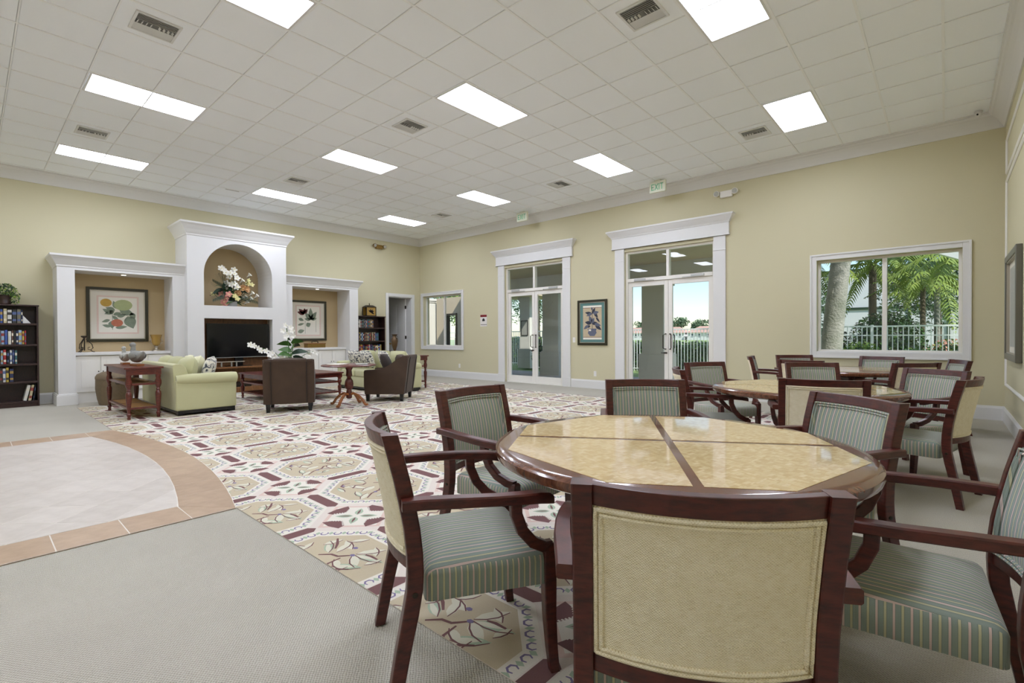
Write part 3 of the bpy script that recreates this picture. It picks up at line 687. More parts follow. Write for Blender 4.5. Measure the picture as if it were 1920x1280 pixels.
picture('framed_art', (XR-.001, 8.15, 1.53), -pi/2, 1.32, 1.28, 'large pewter-framed pale artwork on the right-hand wall', mirr, fm='mirrorsilver', fw_=.075, depth=.055)
# ================================================================= patterned carpet
def make_rug():
    a = .937; ox, oyy = -2.473, 1.2525; k = MB(); L = [.0045+.00018*q for q in range(8)]
    rx0, rx1, ry0, ry1 = -11.25, -.95, 1.25, 8.28
    k.box(rx0, rx1, ry0, ry1, .001, .0045, 0)
    octa = lambda cx, cy_, r, z: [(cx+r/cos(pi/8)*cos(pi/8+q*pi/4), cy_+r/cos(pi/8)*sin(pi/8+q*pi/4), z) for q in range(8)]
    def strip(pts, w, mi, z, cx, cy_):
        P = [Vector(p) for p in pts]; n = len(P); A = []; B = []
        for i, p in enumerate(P):
            t = (P[min(i+1, n-1)]-P[max(i-1, 0)]).normalized(); q = Vector((-t.y, t.x)); ww = w*(.35+.65*sin(pi*(i+.5)/n))
            A.append((cx+p.x+q.x*ww, cy_+p.y+q.y*ww, z)); B.append((cx+p.x-q.x*ww, cy_+p.y-q.y*ww, z))
        k.add(A+B, [(i, i+1, n+i+1, n+i) for i in range(n-1)], mi)
    def leaf(x, y, Ln, Wd, ang, mi, z, cx, cy_):
        c, s = cos(radians(ang)), sin(radians(ang))
        k.poly([(cx+x+p*c-q*s, cy_+y+p*s+q*c, z) for p, q in lens(Ln, Wd, 4)], mi)
    LV = [(-.08, .07, .17, .03, 150), (-.05, .1, .15, .026, 115), (.05, .16, .17, .03, 60), (.06, .15, .2, .03, 15), (.05, .14, .16, .03, -25), (-.02, .18, .14, .028, 165), (.08, .0, .17, .035, 35), (.1, -.08, .15, .03, 70),
          (-.02, -.02, .16, .036, -70), (-.15, -.02, .14, .03, 190), (-.12, -.08, .15, .03, 250), (-.16, -.16, .17, .03, 20), (.0, -.2, .16, .028, -15), (.1, -.16, .15, .028, -50), (-.2, .1, .12, .026, 80), (.18, -.02, .11, .025, -60), (-.22, -.02, .12, .022, 120), (.2, .12, .1, .022, 80), (-.05, -.26, .14, .024, 175), (.16, .22, .12, .022, 150), (-.12, .22, .12, .022, 60), (.22, -.16, .1, .022, 95), (-.26, .02, .1, .02, 230), (.02, .05, .12, .024, -20)]
    ST = [[(-.1, .02), (-.05, .07), (.0, .08), (.05, .14)], [(.03, .08), (.04, .0), (.1, -.05), (.13, -.14), (.2, -.22)], [(-.14, -.02), (-.11, -.07), (-.14, -.12), (-.09, -.17)], [(-.22, -.12), (-.24, -.17), (-.2, -.21), (-.15, -.21)], [(.1, .19), (.14, .2), (.2, .2)], [(-.22, .2), (-.15, .16), (-.1, .12)], [(.11, -.05), (.13, .0), (.18, .04)]]
    for i in range(-10, 3):
        for j in range(0, 9):
            cx, cy_ = ox+i*a, oyy+j*a
            if cx < rx0-.5 or cx > rx1+.5 or cy_ > ry1+.5: continue
            near = hypot(cx, cy_) < 7.5
            k.poly(octa(cx, cy_, .418, L[1]), 1); k.poly(octa(cx, cy_, .338, L[2]), 2)
            for q in range(8):
                an = q*pi/4; nx, ny = cos(an), sin(an); tx, ty = -ny, nx
                for m in range(4):
                    s = (m-1.5)*.078; bx, by = nx*.379+tx*s, ny*.379+ty*s
                    strip([(bx+.022*(nx*cos(t)+tx*sin(t)), by+.022*(ny*cos(t)+ty*sin(t))) for t in [radians(x) for x in (40, 95, 150, 205, 260, 310)]] if near else [(bx-.02*tx, by-.02*ty), (bx+.02*nx, by+.02*ny), (bx+.02*tx, by+.02*ty)], .0055, 6, L[3], cx, cy_)
                    bx, by = nx*.379+tx*(s+.039), ny*.379+ty*(s+.039); r = .015
                    k.poly([(cx+bx+r*nx*1.5, cy_+by+r*ny*1.5, L[3]), (cx+bx+r*tx, cy_+by+r*ty, L[3]), (cx+bx-r*nx*1.5, cy_+by-r*ny*1.5, L[3]), (cx+bx-r*tx, cy_+by-r*ty, L[3])], 5)
            for q, (x, y, l, w, an) in enumerate(LV):
                leaf(x, y, l, w, an, 4 if q % 3 else 5, L[3]+q*6e-6, cx, cy_)
                if q % 3 == 0: leaf(x, y, l*.8, w*.5, an+4, 4, L[4]+q*6e-6, cx, cy_)
                c, s = cos(radians(an)), sin(radians(an))
                strip([(x+t*l*c+s*w*.8*sin(pi*t), y+t*l*s-c*w*.8*sin(pi*t)) for t in (0, .3, .6, .95)], .0042, 3, L[5]+q*6e-6, cx, cy_)
            for q, p in enumerate(ST): strip(p, .0085, 3, L[6]+q*6e-6, cx, cy_)
            for x, y in ((.05, .14), (-.2, -.19), (.12, -.1), (-.02, .2)): k.poly([(cx+x+.018*cos(t*pi/3), cy_+y+.014*sin(t*pi/3), L[7]) for t in range(6)], 6)
            # bars on the two shared edges, motif on the shared corner
            for vert in (0, 1):
                P = [(-.19, 0), (-.155, .042), (.155, .042), (.19, 0), (.155, -.042), (-.155, -.042)]
                bx, by = (cx+a/2, cy_) if vert else (cx, cy_+a/2)
                k.poly([(bx+(y if vert else x), by+(x if vert else y), L[2]) for x, y in P], 3)
            mx, my = cx+a/2, cy_+a/2
            k.poly([(mx+.27*cos(t*pi/2), my+.27*sin(t*pi/2), L[1]) for t in range(4)], 7); k.poly([(mx+.235*cos(t*pi/2), my+.235*sin(t*pi/2), L[2]) for t in range(4)], 1)
            for q in range(4):
                M = Matrix.Translation((mx, my, 0)) @ rot_z(q*pi/2+.12)
                k.add([(.20, -.085, L[3]), (.215, 0, L[3]), (.20, .085, L[3]), (.15, .075, L[3]), (.105, .0, L[3]), (.15, -.06, L[3])], [(0, 1, 2, 3, 4, 5)], 3, False, M)
                for b in range(5):
                    for s in (-1, 1):
                        bx, by = .112+.038*b/4, s*(.006+.056*b/4); k.add([(bx-.006, by-.005, L[4]), (bx+.006, by-.005, L[4]), (bx+.006, by+.005, L[4]), (bx-.006, by+.005, L[4])], [(0, 1, 2, 3)], 1, False, M)
                M2 = Matrix.Translation((mx, my, L[3])) @ rot_z(q*pi/2+pi/4)
                k.add([(p+.02, r, 0) for p, r in lens(.12, .028, 4)], [tuple(range(8))], 5, False, M2); k.add([(p+.03, r, .0004) for p, r in lens(.09, .008, 4)], [tuple(range(8))], 3, False, M2)
    o = k.build('patterned_rug', RUG)
    bm = bmesh.new(); bm.from_mesh(o.data)
    for co, no in (((rx0, 0, 0), (-1, 0, 0)), ((rx1, 0, 0), (1, 0, 0)), ((0, ry0, 0), (0, -1, 0)), ((0, ry1, 0), (0, 1, 0))):
        bmesh.ops.bisect_plane(bm, geom=bm.verts[:]+bm.edges[:]+bm.faces[:], plane_co=co, plane_no=no, clear_outer=True)
    for fc in bm.faces:
        if fc.normal.z < 0 and fc.calc_center_median().z > .0044: fc.normal_flip()
    bm.to_mesh(o.data); bm.free(); o.location = (0, 0, .0005)
    tag(o, 'inset patterned carpet with leafy octagon medallions and maroon bars', 'carpet')
make_rug()
# ================================================================= dining sets
PY = [(-.315, 0), (-.282, .18), (-.243, .36), (-.238, .47), (-.252, .6), (-.285, .76), (-.322, .9)]
def post_y(z):
    for (y0, z0), (y1, z1) in zip(PY, PY[1:]):
        if z <= z1: return y0+(y1-y0)*(z-z0)/(z1-z0)
    return PY[-1][0]
def bow(x, w=.225): return .05*(1-(x/w)**2)
def make_chair():
    ch = thing('dining_armchair', '-', 'chair')
    for s in (-1, 1):
        zz = [0, .1, .2, .3, .38, .44, .5, .58, .66, .74, .82, .885]
        rings = []
        for z in zz:
            y = post_y(z); w = .023; d = .026 if z > .3 else .021+.005*z/.3; x = s*(.252 if z > .3 else .252+.012*(1-z/.3))
            rings.append([(x-w, y-d, z), (x+w, y-d, z), (x+w, y+d, z), (x-w, y+d, z)])
        MB().loft(rings, 0, False).build('back_post', 'mahog', ch, bevel=.005)
        rings = []
        for z in (0, .08, .2, .33, .41, .455, .462):
            w = .017+.006*min(z/.33, 1); y = .232+.02*(1-min(z/.3, 1))**2; x = s*.246
            if z > .46: w *= .7
            rings.append([(x-w, y-w, z), (x+w, y-w, z), (x+w, y+w, z), (x-w, y+w, z)])
        MB().loft(rings, 0, False).build('front_leg', 'mahog', ch, bevel=.004)
        pts = [(.288, -.285, .668), (.296, -.22, .669), (.312, -.1, .666), (.320, .02, .660), (.317, .11, .655), (.309, .17, .651), (.302, .205, .645), (.298, .225, .635)]
        A = MB(); rr = [1, 1, 1, .98, 1.02, 1.1, 1.1, .8]; rings = []
        for (x, y, z), q in zip(pts, rr):
            w, h = .024*q, .017*q
            rings.append([(s*(x+w*cx_), y, z+h*cz) for cx_, cz in ((-1, -.75), (-.82, -1), (.82, -1), (1, -.75), (1, .7), (.8, 1), (-.8, 1), (-1, .7))])
        A.loft(rings, 0, True).build('arm', 'mahog', ch, sharp=32)
        sp = [(.311, .085, .652), (.308, .088, .6), (.300, .112, .54), (.286, .155, .49), (.265, .205, .46), (.25, .235, .452)]
        A = MB(); rings = []
        for q, (x, y, z) in enumerate(sp):
            a = Vector(sp[min(q+1, 5)])-Vector(sp[max(q-1, 0)]); t = Vector((0, a.y, a.z)).normalized(); n_ = Vector((0, -t.z, t.y)); w, h = .016, .02
            rings.append([(s*(x+w*i_), y+n_.y*h*j_, z+n_.z*h*j_) for i_, j_ in ((-1, -1), (1, -1), (1, 1), (-1, 1))])
        A.loft(rings, 0, False).build('arm_support', 'mahog', ch, bevel=.005)
        MB().lathe([(.009, 0), (.009, .003), (.005, .004)], 10, M=Matrix.Translation((s*.275, post_y(.37), .37)) @ Matrix.Rotation(s*pi/2, 4, 'Y')).build('bolt', 'dkmetal', ch)
    def rail(name, z0, z1, n=12, th=.016):
        rings = []
        for q in range(n+1):
            x = -.232+.464*q/n; zt, zb = z1, z0; b = bow(x, .232)
            rings.append([(x, post_y(zb)-b-th, zb), (x, post_y(zb)-b+th, zb), (x, post_y(zt)-b+th, zt), (x, post_y(zt)-b-th, zt)])
        MB().loft(rings, 0, False).build(name, 'mahog', ch, bevel=.004)
    rail('top_rail', .834, .884); rail('lower_rail', .432, .474)
    def panel(name, m, off, bulge, pm):
        n, k = 12, 10; v = []; f = []; x1 = .2305; z0, z1 = .473, .835
        for j in range(k+1):
            for i in range(n+1):
                x = -x1+2*x1*i/n; z = z0+(z1-z0)*j/k; e = sin(pi*i/n)**.5*sin(pi*j/k)**.5
                v.append((x, post_y(z)-bow(x, .232)+off+bulge*e, z))
        for j in range(k):
            for i in range(n): q = j*(n+1)+i; f.append((q, q+1, q+n+2, q+n+1))
        o = MB().add(v, f, 0, True).build(name, m, ch)
        B = [(-x1+2*x1*i/n, z0) for i in range(n)]+[(x1, z0+(z1-z0)*j/k) for j in range(k)]+[(x1-2*x1*i/n, z1) for i in range(n)]+[(-x1, z1-(z1-z0)*j/k) for j in range(k)]
        for ins in (.007, .019):
            P = [(max(-x1+ins, min(x1-ins, x)), max(z0+ins, min(z1-ins, z))) for x, z in B]
            P = [(x, post_y(z)-bow(x, .232)+off*1.1+bulge*.35, z) for x, z in P]; P.append(P[0])
            MB().tube(P, .0055, 6).build('piping', pm, o)
    panel('rear_panel', 'raffia', -.014, -.006, 'raffia'); panel('front_pad', 'stripe', .012, .02, 'stripe')
    def ring(ins, z):
        out = []
        for x, y in ((1, 1), (-1, 1), (-1, -1), (1, -1)):
            for q in range(5):
                a = radians({(1, 1): 0, (-1, 1): 90, (-1, -1): 180, (1, -1): 270}[(x, y)]+22.5*q); hx = (.262 if y > 0 else .245)-ins; hy = .222-ins; r = .025
                out.append((x*(hx-r)+r*cos(a), .018+y*(hy-r)+r*sin(a), z))
        return out
    MB().loft([ring(.012, .318), ring(0, .324), ring(0, .405), ring(.004, .418), ring(.016, .432), ring(.05, .444), ring(.1, .451), ring(.15, .454)], 0, True, capsmooth=True).build('seat', 'stripe', ch, sharp=75)
    return ch
chair = make_chair()
def make_table():
    t = thing('dining_table', '-', 'table'); R = .74
    MB().lathe([(.60, .698), (.69, .695), (.715, .69), (.735, .70), (.74, .715), (.738, .73), (.725, .741), (.70, .745), (.0005, .745)], 72).build('tabletop', 'mahogtop', t)
    MB().lathe([(.0005, .672), (.2, .672), (.22, .68), (.22, .699)], 48).build('apron', 'mahog', t)
    ro = .70; oc = [(ro*cos(pi/8+q*pi/4), ro*sin(pi/8+q*pi/4)) for q in range(8)]; g_ = .016
    for sx, sy in ((1, 1), (-1, 1), (-1, -1), (1, -1)):
        p = oc
        p = clip(p, (-g_, -2), (-g_, 2)) if sx < 0 else clip(p, (g_, 2), (g_, -2))
        p = clip(p, (-2, g_), (2, g_)) if sy > 0 else clip(p, (2, -g_), (-2, -g_))
        if len(p) > 2: MB().prism(p, .7448, .7462).build('inlay_panel', 'chips', t)
    MB().lathe([(.10, .12), (.105, .16), (.085, .22), (.075, .4), (.09, .56), (.13, .62), (.16, .66)], 20).build('pedestal', 'mahog', t)
    for q in range(4):
        M = rot_z(q*pi/2+pi/4)
        MB().bar([(.05, 0, .36), (.16, 0, .30), (.34, 0, .13), (.39, 0, .06), (.42, 0, .035)], .045, .05, M=M, upv=(0, 1, 0)).cbox((.405, 0, .015), (.07, .05, .03), M=M).build('pedestal_leg', 'mahog', t, bevel=.006)
        MB().bar([(.09, 0, .30), (.18, 0, .46), (.26, 0, .675)], .03, .03, M=M, upv=(0, 1, 0)).build('brace', 'mahog', t, bevel=.004)
    return t
table = make_table()
TABLES = [((-.883, 1.99), 31.5, 'polished round table with woven chip inlay standing half on the patterned carpet', 'the table standing half on the patterned carpet'),
          ((-.93, 4.87), 20, 'polished round table with woven chip inlay, the middle of three in a row', 'the middle table'),
          ((-.92, 7.80), 60, 'polished round table with woven chip inlay in front of the palm window', 'the palm-window table')]
for k, ((x, y), a, lab, _) in enumerate(TABLES):
    o = table if k == 0 else copy_tree(table); o.location = (x, y, 0.0062); o.rotation_euler.z = radians(a); o['label'] = lab; o['group'] = 'round dining tables'
CH = [  # middle of the back at the top, facing angle (deg), table, what the back is turned to
    ((-.373, 1.015), 121, 0, 'its woven back turned to open plain carpet'), ((-1.535, 1.01), 61, 0, 'its back to the tiled entry'), ((-2.16, 2.05), 1, 0, 'its back to the sofas'),
    ((-1.594, 3.197), -52, 0, 'its back to the lawn doors'), ((-.347, 3.006), -130, 0, 'its back to the middle table'), ((.225, 2.04), 184, 0, 'its back to the panelled wall'),
    ((-.641, 3.99), 104, 1, 'its woven back to the carpet-edge table'), ((-1.90, 4.53), 28, 1, 'its woven back to the tiled entry'), ((-2.12, 5.78), -30, 1, 'its back to the lawn doors'),
    ((-1.135, 6.37), -58, 1, 'its back to the palm-window table'), ((-.068, 5.83), -126, 1, 'its back to the window corner'), ((.135, 4.78), 168, 1, 'its woven back to the panelled wall'),
    ((-.24, 7.08), 135, 2, 'its woven back to the panelled wall'), ((-1.36, 6.94), 75, 2, 'its woven back to the middle table'), ((-2.17, 7.83), 12, 2, 'its back to the sofas'),
    ((-1.83, 8.90), -56, 2, 'its back to the lawn doors'), ((-.70, 8.93), -105, 2, 'its back to the window'), ((.135, 8.15), 198, 2, 'its back to the pewter-framed artwork')]
for k, ((x, y), a, tb, w) in enumerate(CH):
    o = chair if k == 0 else copy_tree(chair); r_ = radians(a)
    o.location = (x+.316*cos(r_), y+.316*sin(r_), 0.0062 if (x+.3*cos(r_) < -.6 and y+.3*sin(r_) < 8.35) else .0005); o.rotation_euler.z = r_-pi/2
    o['label'] = 'striped dining armchair at '+TABLES[tb][3].replace('the table standing half on the patterned carpet', 'the carpet-edge table')+', '+w
    o['group'] = 'striped armchairs around the round tables'
# ================================================================= lounge
ZR = .0062       # height of the carpet pile under the lounge furniture
def turned(mb, x, y, z0, z1, s=1.0, mi=0, n=14):
    H = z1-z0
    pr = [(.020, 0), (.024, .03), (.018, .06), (.03, .10), (.032, .12), (.02, .14), (.024, .2), (.036, .42), (.041, .54), (.038, .6), (.022, .63), (.030, .66), (.022, .69), (.036, .74), (.046, .80), (.044, .86), (.030, .92), (.036, .95), (.036, 1)]
    return mb.lathe([(r*s, z0+t*H) for r, t in pr], n, (x, y, 0), mi)
def pillow_mesh(w, h, d, seam=True):
    n = 10; v = []; f = []
    for sgn in (-1, 1):
        for j in range(n+1):
            for i in range(n+1):
                a, b = 2*i/n-1, 2*j/n-1; e = max(0, (1-a*a)*(1-b*b))**.42; pin = 1-.10*(abs(a*b))**1.5-.06*(1-abs(a))*abs(b)-.06*(1-abs(b))*abs(a)
                v.append((a*w/2*pin, sgn*d/2*e, b*h/2*pin))
    q = (n+1)**2
    for s in (0, 1):
        for j in range(n):
            for i in range(n): k = s*q+j*(n+1)+i; f.append((k, k+1, k+n+2, k+n+1))
    return MB().add(v, f, 0, True)
def pillow(name, m, loc, rz, tilt, w, h, d, label, group=None, cat='pillow'):
    o = pillow_mesh(w, h, d).build(name, m); o.location = loc; o.rotation_euler = (tilt, 0, rz); return tag(o, label, cat, group)
def make_sofa(loc, rz, label):
    s = thing('sofa', label, 'sofa', loc, rz, 'pale green sofas facing each other')
    L, D = 2.2, .86
    MB().rbox(0, -.01, .075, .30, L-.16, D-.04, .03, er=.012).build('base', 'green', s)
    k = MB(); rings = []
    for z, y0, y1 in ((.08, -.43, -.24), (.3, -.435, -.22), (.6, -.455, -.25), (.74, -.465, -.29), (.785, -.455, -.33), (.795, -.42, -.36)):
        rings.append([(-L/2+.09, y0, z), (L/2-.09, y0, z), (L/2-.09, y1, z), (-L/2+.09, y1, z)])
    k.loft(rings, 0, False).build('back_frame', 'green', s, bevel=.025)
    for sx in (-1, 1):
        a = MB(); x0 = sx*(L/2-.15); x1 = sx*(L/2-.02)
        a.box(min(x0, x1), max(x0, x1), -.44, .41, .08, .545)
        o = a.build('arm', 'green', s, bevel=.02)
        cx = sx*(L/2-.075)
        MB().tube([(cx, -.43, .55), (cx, -.3, .553), (cx, .0, .553), (cx, .35, .548), (cx, .415, .546), (cx, .428, .545)], [.070, .085, .092, .095, .09, .06], 20).build('arm_roll', 'green', o)
    w = (L-.34)/3
    for q in range(3):
        cx = (q-1)*w
        MB().rbox(cx, .075, .30, .455, w-.008, .68, .05, er=.035, top=.02).build('seat_cushion', 'green', s)
        o = pillow_mesh(w+.02, .50, .26).build('back_cushion', 'green', s); o.location = (cx, -.185, .66); o.rotation_euler = (radians(-12), 0, 0)
    for x in (-1, 1):
        for y in (-1, 1): MB().box(x*.97-.045, x*.97+.045, y*.36-.045, y*.36+.045, 0, .082).build('foot', 'black', s)
    MB().box(-L/2+.04, L/2-.04, -.41, .39, .03, .085).build('plinth', 'black', s)
    return s
make_sofa((-9.83, 2.545, ZR), 0, 'pale green roll-arm sofa with its back to the console holding two bird figures')
make_sofa((-9.80, 6.30, ZR), pi, 'pale green roll-arm sofa with three ikat pillows in front of the far bookcase')
for x, y, rz, t, l in ((-9.46, 2.57, radians(-14), -.32, 'pale green square pillow next to the ikat pillow on the bird-console sofa'), (-9.98, 2.57, radians(-6), -.3, 'rumpled pale green pillow in the middle of the bird-console sofa')):
    pillow('throw_pillow', 'greenlt', (x, y, .70), rz, t, .52, .46, .22, l)
pillow('throw_pillow', 'ikat', (-9.12, 2.66, .69), radians(-26), -.26, .42, .46, .18, 'blue and cream ikat pillow at the arm of the bird-console sofa', 'ikat pillows on the sofas')
for x, rz, l in ((-10.44, pi+.08, 'blue and cream ikat pillow by the arm nearer the wall unit'), (-9.93, pi-.05, 'blue and cream ikat pillow in the middle of the far sofa'), (-9.22, pi-.2, 'blue and cream ikat pillow beside the brown armchair')):
    pillow('throw_pillow', 'ikat', (x, 6.12, .70), rz, radians(-20), .48, .46, .18, l, 'ikat pillows on the sofas')
def make_armchair(loc, rz, label):
    a = thing('armchair', label, 'armchair', loc, rz, 'brown velvet armchairs')
    hw = .375
    prof = [(-.36, .135), (.37, .135), (.385, .30), (.385, .56), (.37, .585), (.22, .592), (.08, .607), (-.04, .65), (-.14, .715), (-.24, .79), (-.33, .835), (-.43, .85), (-.445, .80), (-.40, .4)]
    for s in (-1, 1):
        x0, x1 = sorted((s*(hw-.10), s*hw)); MB().prism(prof, x0, x1, 'x').build('side', 'velvet', a, bevel=.02)
    rings = []
    for z, y in ((.135, -.365), (.4, -.395), (.65, -.425), (.82, -.455), (.85, -.45)):
        rings.append([(-hw+.02, y, z), (hw-.02, y, z), (hw-.02, y+.13, z), (-hw+.02, y+.13, z)])
    b = MB().loft(rings, 0, False).build('back', 'velvet', a, bevel=.02)
    for s in (-1, 1): MB().tube([(s*(hw-.115), y-.008, z) for z, y in ((.145, -.365), (.4, -.395), (.65, -.425), (.82, -.455), (.853, -.44))], .007, 6).build('welt', 'velvetdk', b)
    MB().rbox(0, .04, .135, .30, 2*hw-.16, .68, .03, er=.02).build('seat_base', 'velvet', a)
    MB().rbox(0, .07, .30, .46, 2*hw-.205, .64, .05, er=.035, top=.02).build('seat_cushion', 'velvet', a)
    o = pillow_mesh(2*hw-.2, .46, .2).build('back_cushion', 'velvet', a); o.location = (0, -.24, .655); o.rotation_euler = (radians(-14), 0, 0)
    for sx in (-1, 1):
        for sy, y in ((1, .33), (-1, -.31)):
            MB().loft([[(sx*.31-w, y-w, z), (sx*.31+w, y-w, z), (sx*.31+w, y+w, z), (sx*.31-w, y+w, z)] for z, w in ((0, .024), (.138, .036))], 0, False).build('leg', 'black', a)
    return a
make_armchair((-8.19, 3.60, ZR), radians(62.5), 'brown velvet armchair with its back to the dining tables, before the orchid')
make_armchair((-8.03, 5.44, ZR), radians(130), 'brown velvet armchair turned sideways beside the round pedestal table')
pillow('throw_pillow', 'velvetdk', (-8.08, 5.40, .70), radians(130), radians(-22), .42, .42, .16, 'dark brown pillow on the sideways velvet armchair')
# console tables behind both sofas ---------------------------------------
def make_console(x, y, label):
    c = thing('console_table', label, 'table', (x, y, ZR), 0, 'turned-leg console tables behind the sofas'); Lx, Ly, H = 1.52, .42, .77
    MB().box(-Lx/2-.03, Lx/2+.03, -Ly/2-.03, Ly/2+.03, H-.028, H).build('top', 'cherry', c, bevel=.006)
    MB().box(-Lx/2, Lx/2, -Ly/2+.006, -Ly/2+.026, H-.115, H-.028).box(-Lx/2, Lx/2, Ly/2-.026, Ly/2-.006, H-.115, H-.028).box(-Lx/2, -Lx/2+.02, -Ly/2, Ly/2, H-.115, H-.028).box(Lx/2-.02, Lx/2, -Ly/2, Ly/2, H-.115, H-.028).build('apron', 'cherry', c, bevel=.003)
    for sx in (-1, 1):
        for sy in (-1, 1):
            k = MB(); X, Y = sx*(Lx/2-.03), sy*(Ly/2-.03); k.box(X-.034, X+.034, Y-.034, Y+.034, H-.12, H-.028); turned(k, X, Y, 0, H-.12, .95); k.build('leg', 'cherry', c)
    for z, nm in ((.145, 'lower_shelf'), (.50, 'middle_shelf')):
        k = MB(); X, Y = Lx/2-.03, Ly/2-.03
        k.box(-X, X, -Y-.012, -Y+.028, z, z+.03).box(-X, X, Y-.028, Y+.012, z, z+.03).box(-X-.012, -X+.028, -Y, Y, z, z+.03).box(X-.028, X+.012, -Y, Y, z, z+.03); sh = k.build(nm, 'cherry', c, bevel=.003)
        for a, b in ((-X+.028, -.014), (.014, X-.028)): MB().box(a, b, -Y+.028, Y-.028, z+.01, z+.026).build('cane_insert', 'cane', sh)
        MB().box(-.014, .014, -Y, Y, z, z+.029).build('crossbar', 'cherry', sh)
make_console(-9.68, 1.745, 'mahogany console table with turned legs carrying two bird figures'); make_console(-9.92, 7.03, 'mahogany console table with turned legs carrying a bronze urn')
def bird(x, y, rz, label, m, s):
    b = thing('bird_figure', label, 'figurine', (x, y, ZR+.77), rz); MB().box(-.10*s, .10*s, -.05, .05, 0, .028).build('base', 'oak', b, bevel=.004)
    MB().ball((0, 0, .098*s+.02), (.125*s, .07*s, .075*s), 16, 10).tube([(-.09*s, 0, .1*s+.02), (-.15*s, 0, .135*s+.02), (-.18*s, 0, .16*s+.02)], [.05*s, .03*s, .008], 8).build('body', m, b)
    MB().tube([(.07*s, 0, .12*s+.02), (.10*s, 0, .17*s+.02), (.09*s, 0, .21*s+.02), (.095*s, 0, .235*s+.02)], [.045*s, .03*s, .026*s, .02*s], 10).ball((.105*s, 0, .245*s+.02), (.042*s, .033*s, .033*s), 12, 8).build('head', m, b)
    MB().tube([(.135*s, 0, .245*s+.02), (.18*s, 0, .235*s+.02)], [.016*s, .004], 8).build('beak', 'oak', b)
    for q in (-1, 1): MB().ball((-.02, q*.058*s, .11*s+.02), (.09*s, .02*s, .045*s), 12, 8).build('wing', m, b)
bird(-10.18, 1.74, pi, 'speckled bird figurine with yellowish tail on a wood block', 'ceramic', 1.0); bird(-9.45, 1.76, pi+.2, 'larger grey-white swan-like bird figurine on a wood block', 'stone', 1.25)
tr = thing('wicker_trunk', 'round-sided wicker trunk with leather latch behind the bird console', 'trunk', (-11.42, 1.80, ZR))
MB().loft([[(.36*q*cos(a)*1.0, .27*q*sin(a), z) for a in [2*pi*k/24 for k in range(24)]] for z, q in ((0, .86), (.1, .95), (.28, 1.04), (.44, 1.03), (.46, 1.03))], 0, True).build('body', 'wicker', tr)
MB().loft([[(.36*q*cos(a), .27*q*sin(a), z) for a in [2*pi*k/24 for k in range(24)]] for z, q in ((.462, 1.05), (.50, 1.05), (.55, .95), (.585, .7), (.6, .3))], 0, True).build('lid', 'wicker', tr)
MB().tube([(.372, -.06, .43), (.40, -.05, .39), (.40, .05, .39), (.372, .06, .43)], .008, 6).build('latch', 'dkmetal', tr); MB().box(.345, .385, -.03, .03, .40, .50).build('strap', 'barkdk', tr)
# coffee table -------------------------------------------------------------
ct = thing('coffee_table', 'large square dark coffee table with turned legs and slatted shelves', 'table', (-9.79, 4.31, ZR)); Lx, Ly, H = 1.56, 1.42, .51
MB().box(-Lx/2, Lx/2, -Ly/2, Ly/2, H-.03, H).build('top', 'cherry', ct, bevel=.006)
k = MB()
for q in ((-Lx/2+.05, Lx/2-.05, -Ly/2+.05, -Ly/2+.07), (-Lx/2+.05, Lx/2-.05, Ly/2-.07, Ly/2-.05), (-Lx/2+.05, -Lx/2+.07, -Ly/2+.05, Ly/2-.05), (Lx/2-.07, Lx/2-.05, -Ly/2+.05, Ly/2-.05)): k.box(*q, H-.10, H-.03)
k.build('apron', 'cherry', ct)
for sx in (-1, 1):
    for sy in (-1, 1):
        k = MB(); X, Y = sx*(Lx/2-.06), sy*(Ly/2-.06); k.box(X-.036, X+.036, Y-.036, Y+.036, H-.11, H-.03); turned(k, X, Y, 0, H-.11, .92); k.build('leg', 'cherry', ct)
for z, nm in ((.10, 'lower_shelf'), (.30, 'middle_shelf')):
    X, Y = Lx/2-.06, Ly/2-.06; k = MB()
    for q in ((-X, X, -Y-.012, -Y+.02), (-X, X, Y-.02, Y+.012), (-X-.012, -X+.02, -Y, Y), (X-.02, X+.012, -Y, Y)): k.box(*q, z, z+.03)
    sh = k.build(nm, 'cherry', ct); n = 9
    for q in range(n): x = -X+.06+q*(2*X-.12)/(n-1); MB().box(x-.04, x+.04, -Y+.02, Y-.02, z+.006, z+.024).build('slat', 'cherry', sh)
# round pedestal table --------------------------------------------------------
pt = thing('pedestal_table', 'small round wooden table on a carved pedestal with four curved feet', 'table', (-7.83, 4.46, ZR), radians(28))
MB().lathe([(.0005, .695), (.44, .695), (.46, .70), (.465, .712), (.45, .722), (.0005, .722)], 48).build('top', 'cherry', pt)
MB().lathe([(.10, .695), (.07, .67), (.045, .62), (.05, .56), (.055, .53), (.035, .50), (.04, .48), (.065, .44), (.075, .38), (.066, .31), (.04, .285), (.045, .26), (.05, .23), (.05, .14), (.03, .12)][::-1], 20).build('pedestal', 'cherry', pt)
for q in range(4):
    M = rot_z(q*pi/2); MB().bar([(.03, 0, .20), (.10, 0, .215), (.18, 0, .185), (.26, 0, .11), (.305, 0, .045), (.33, 0, .022), (.36, 0, .03)], .038, .042, M=M, upv=(0, 1, 0)).build('foot', 'oak', pt, bevel=.008)
for x, y, a, m, w, l in ((-7.95, 4.32, .4, 'paper', .24, 'white magazine lying open on the pedestal table'), (-7.68, 4.62, 1.1, 'ceramic', .2, 'folded grey leaflet on the pedestal table')):
    o = MB().rbox(0, 0, 0, .012, w, .3, .004, er=.003, top=.004).build('magazine', m, None, loc=(x, y, ZR+.7225), rot=(0, 0, a)); tag(o, l, 'magazine')
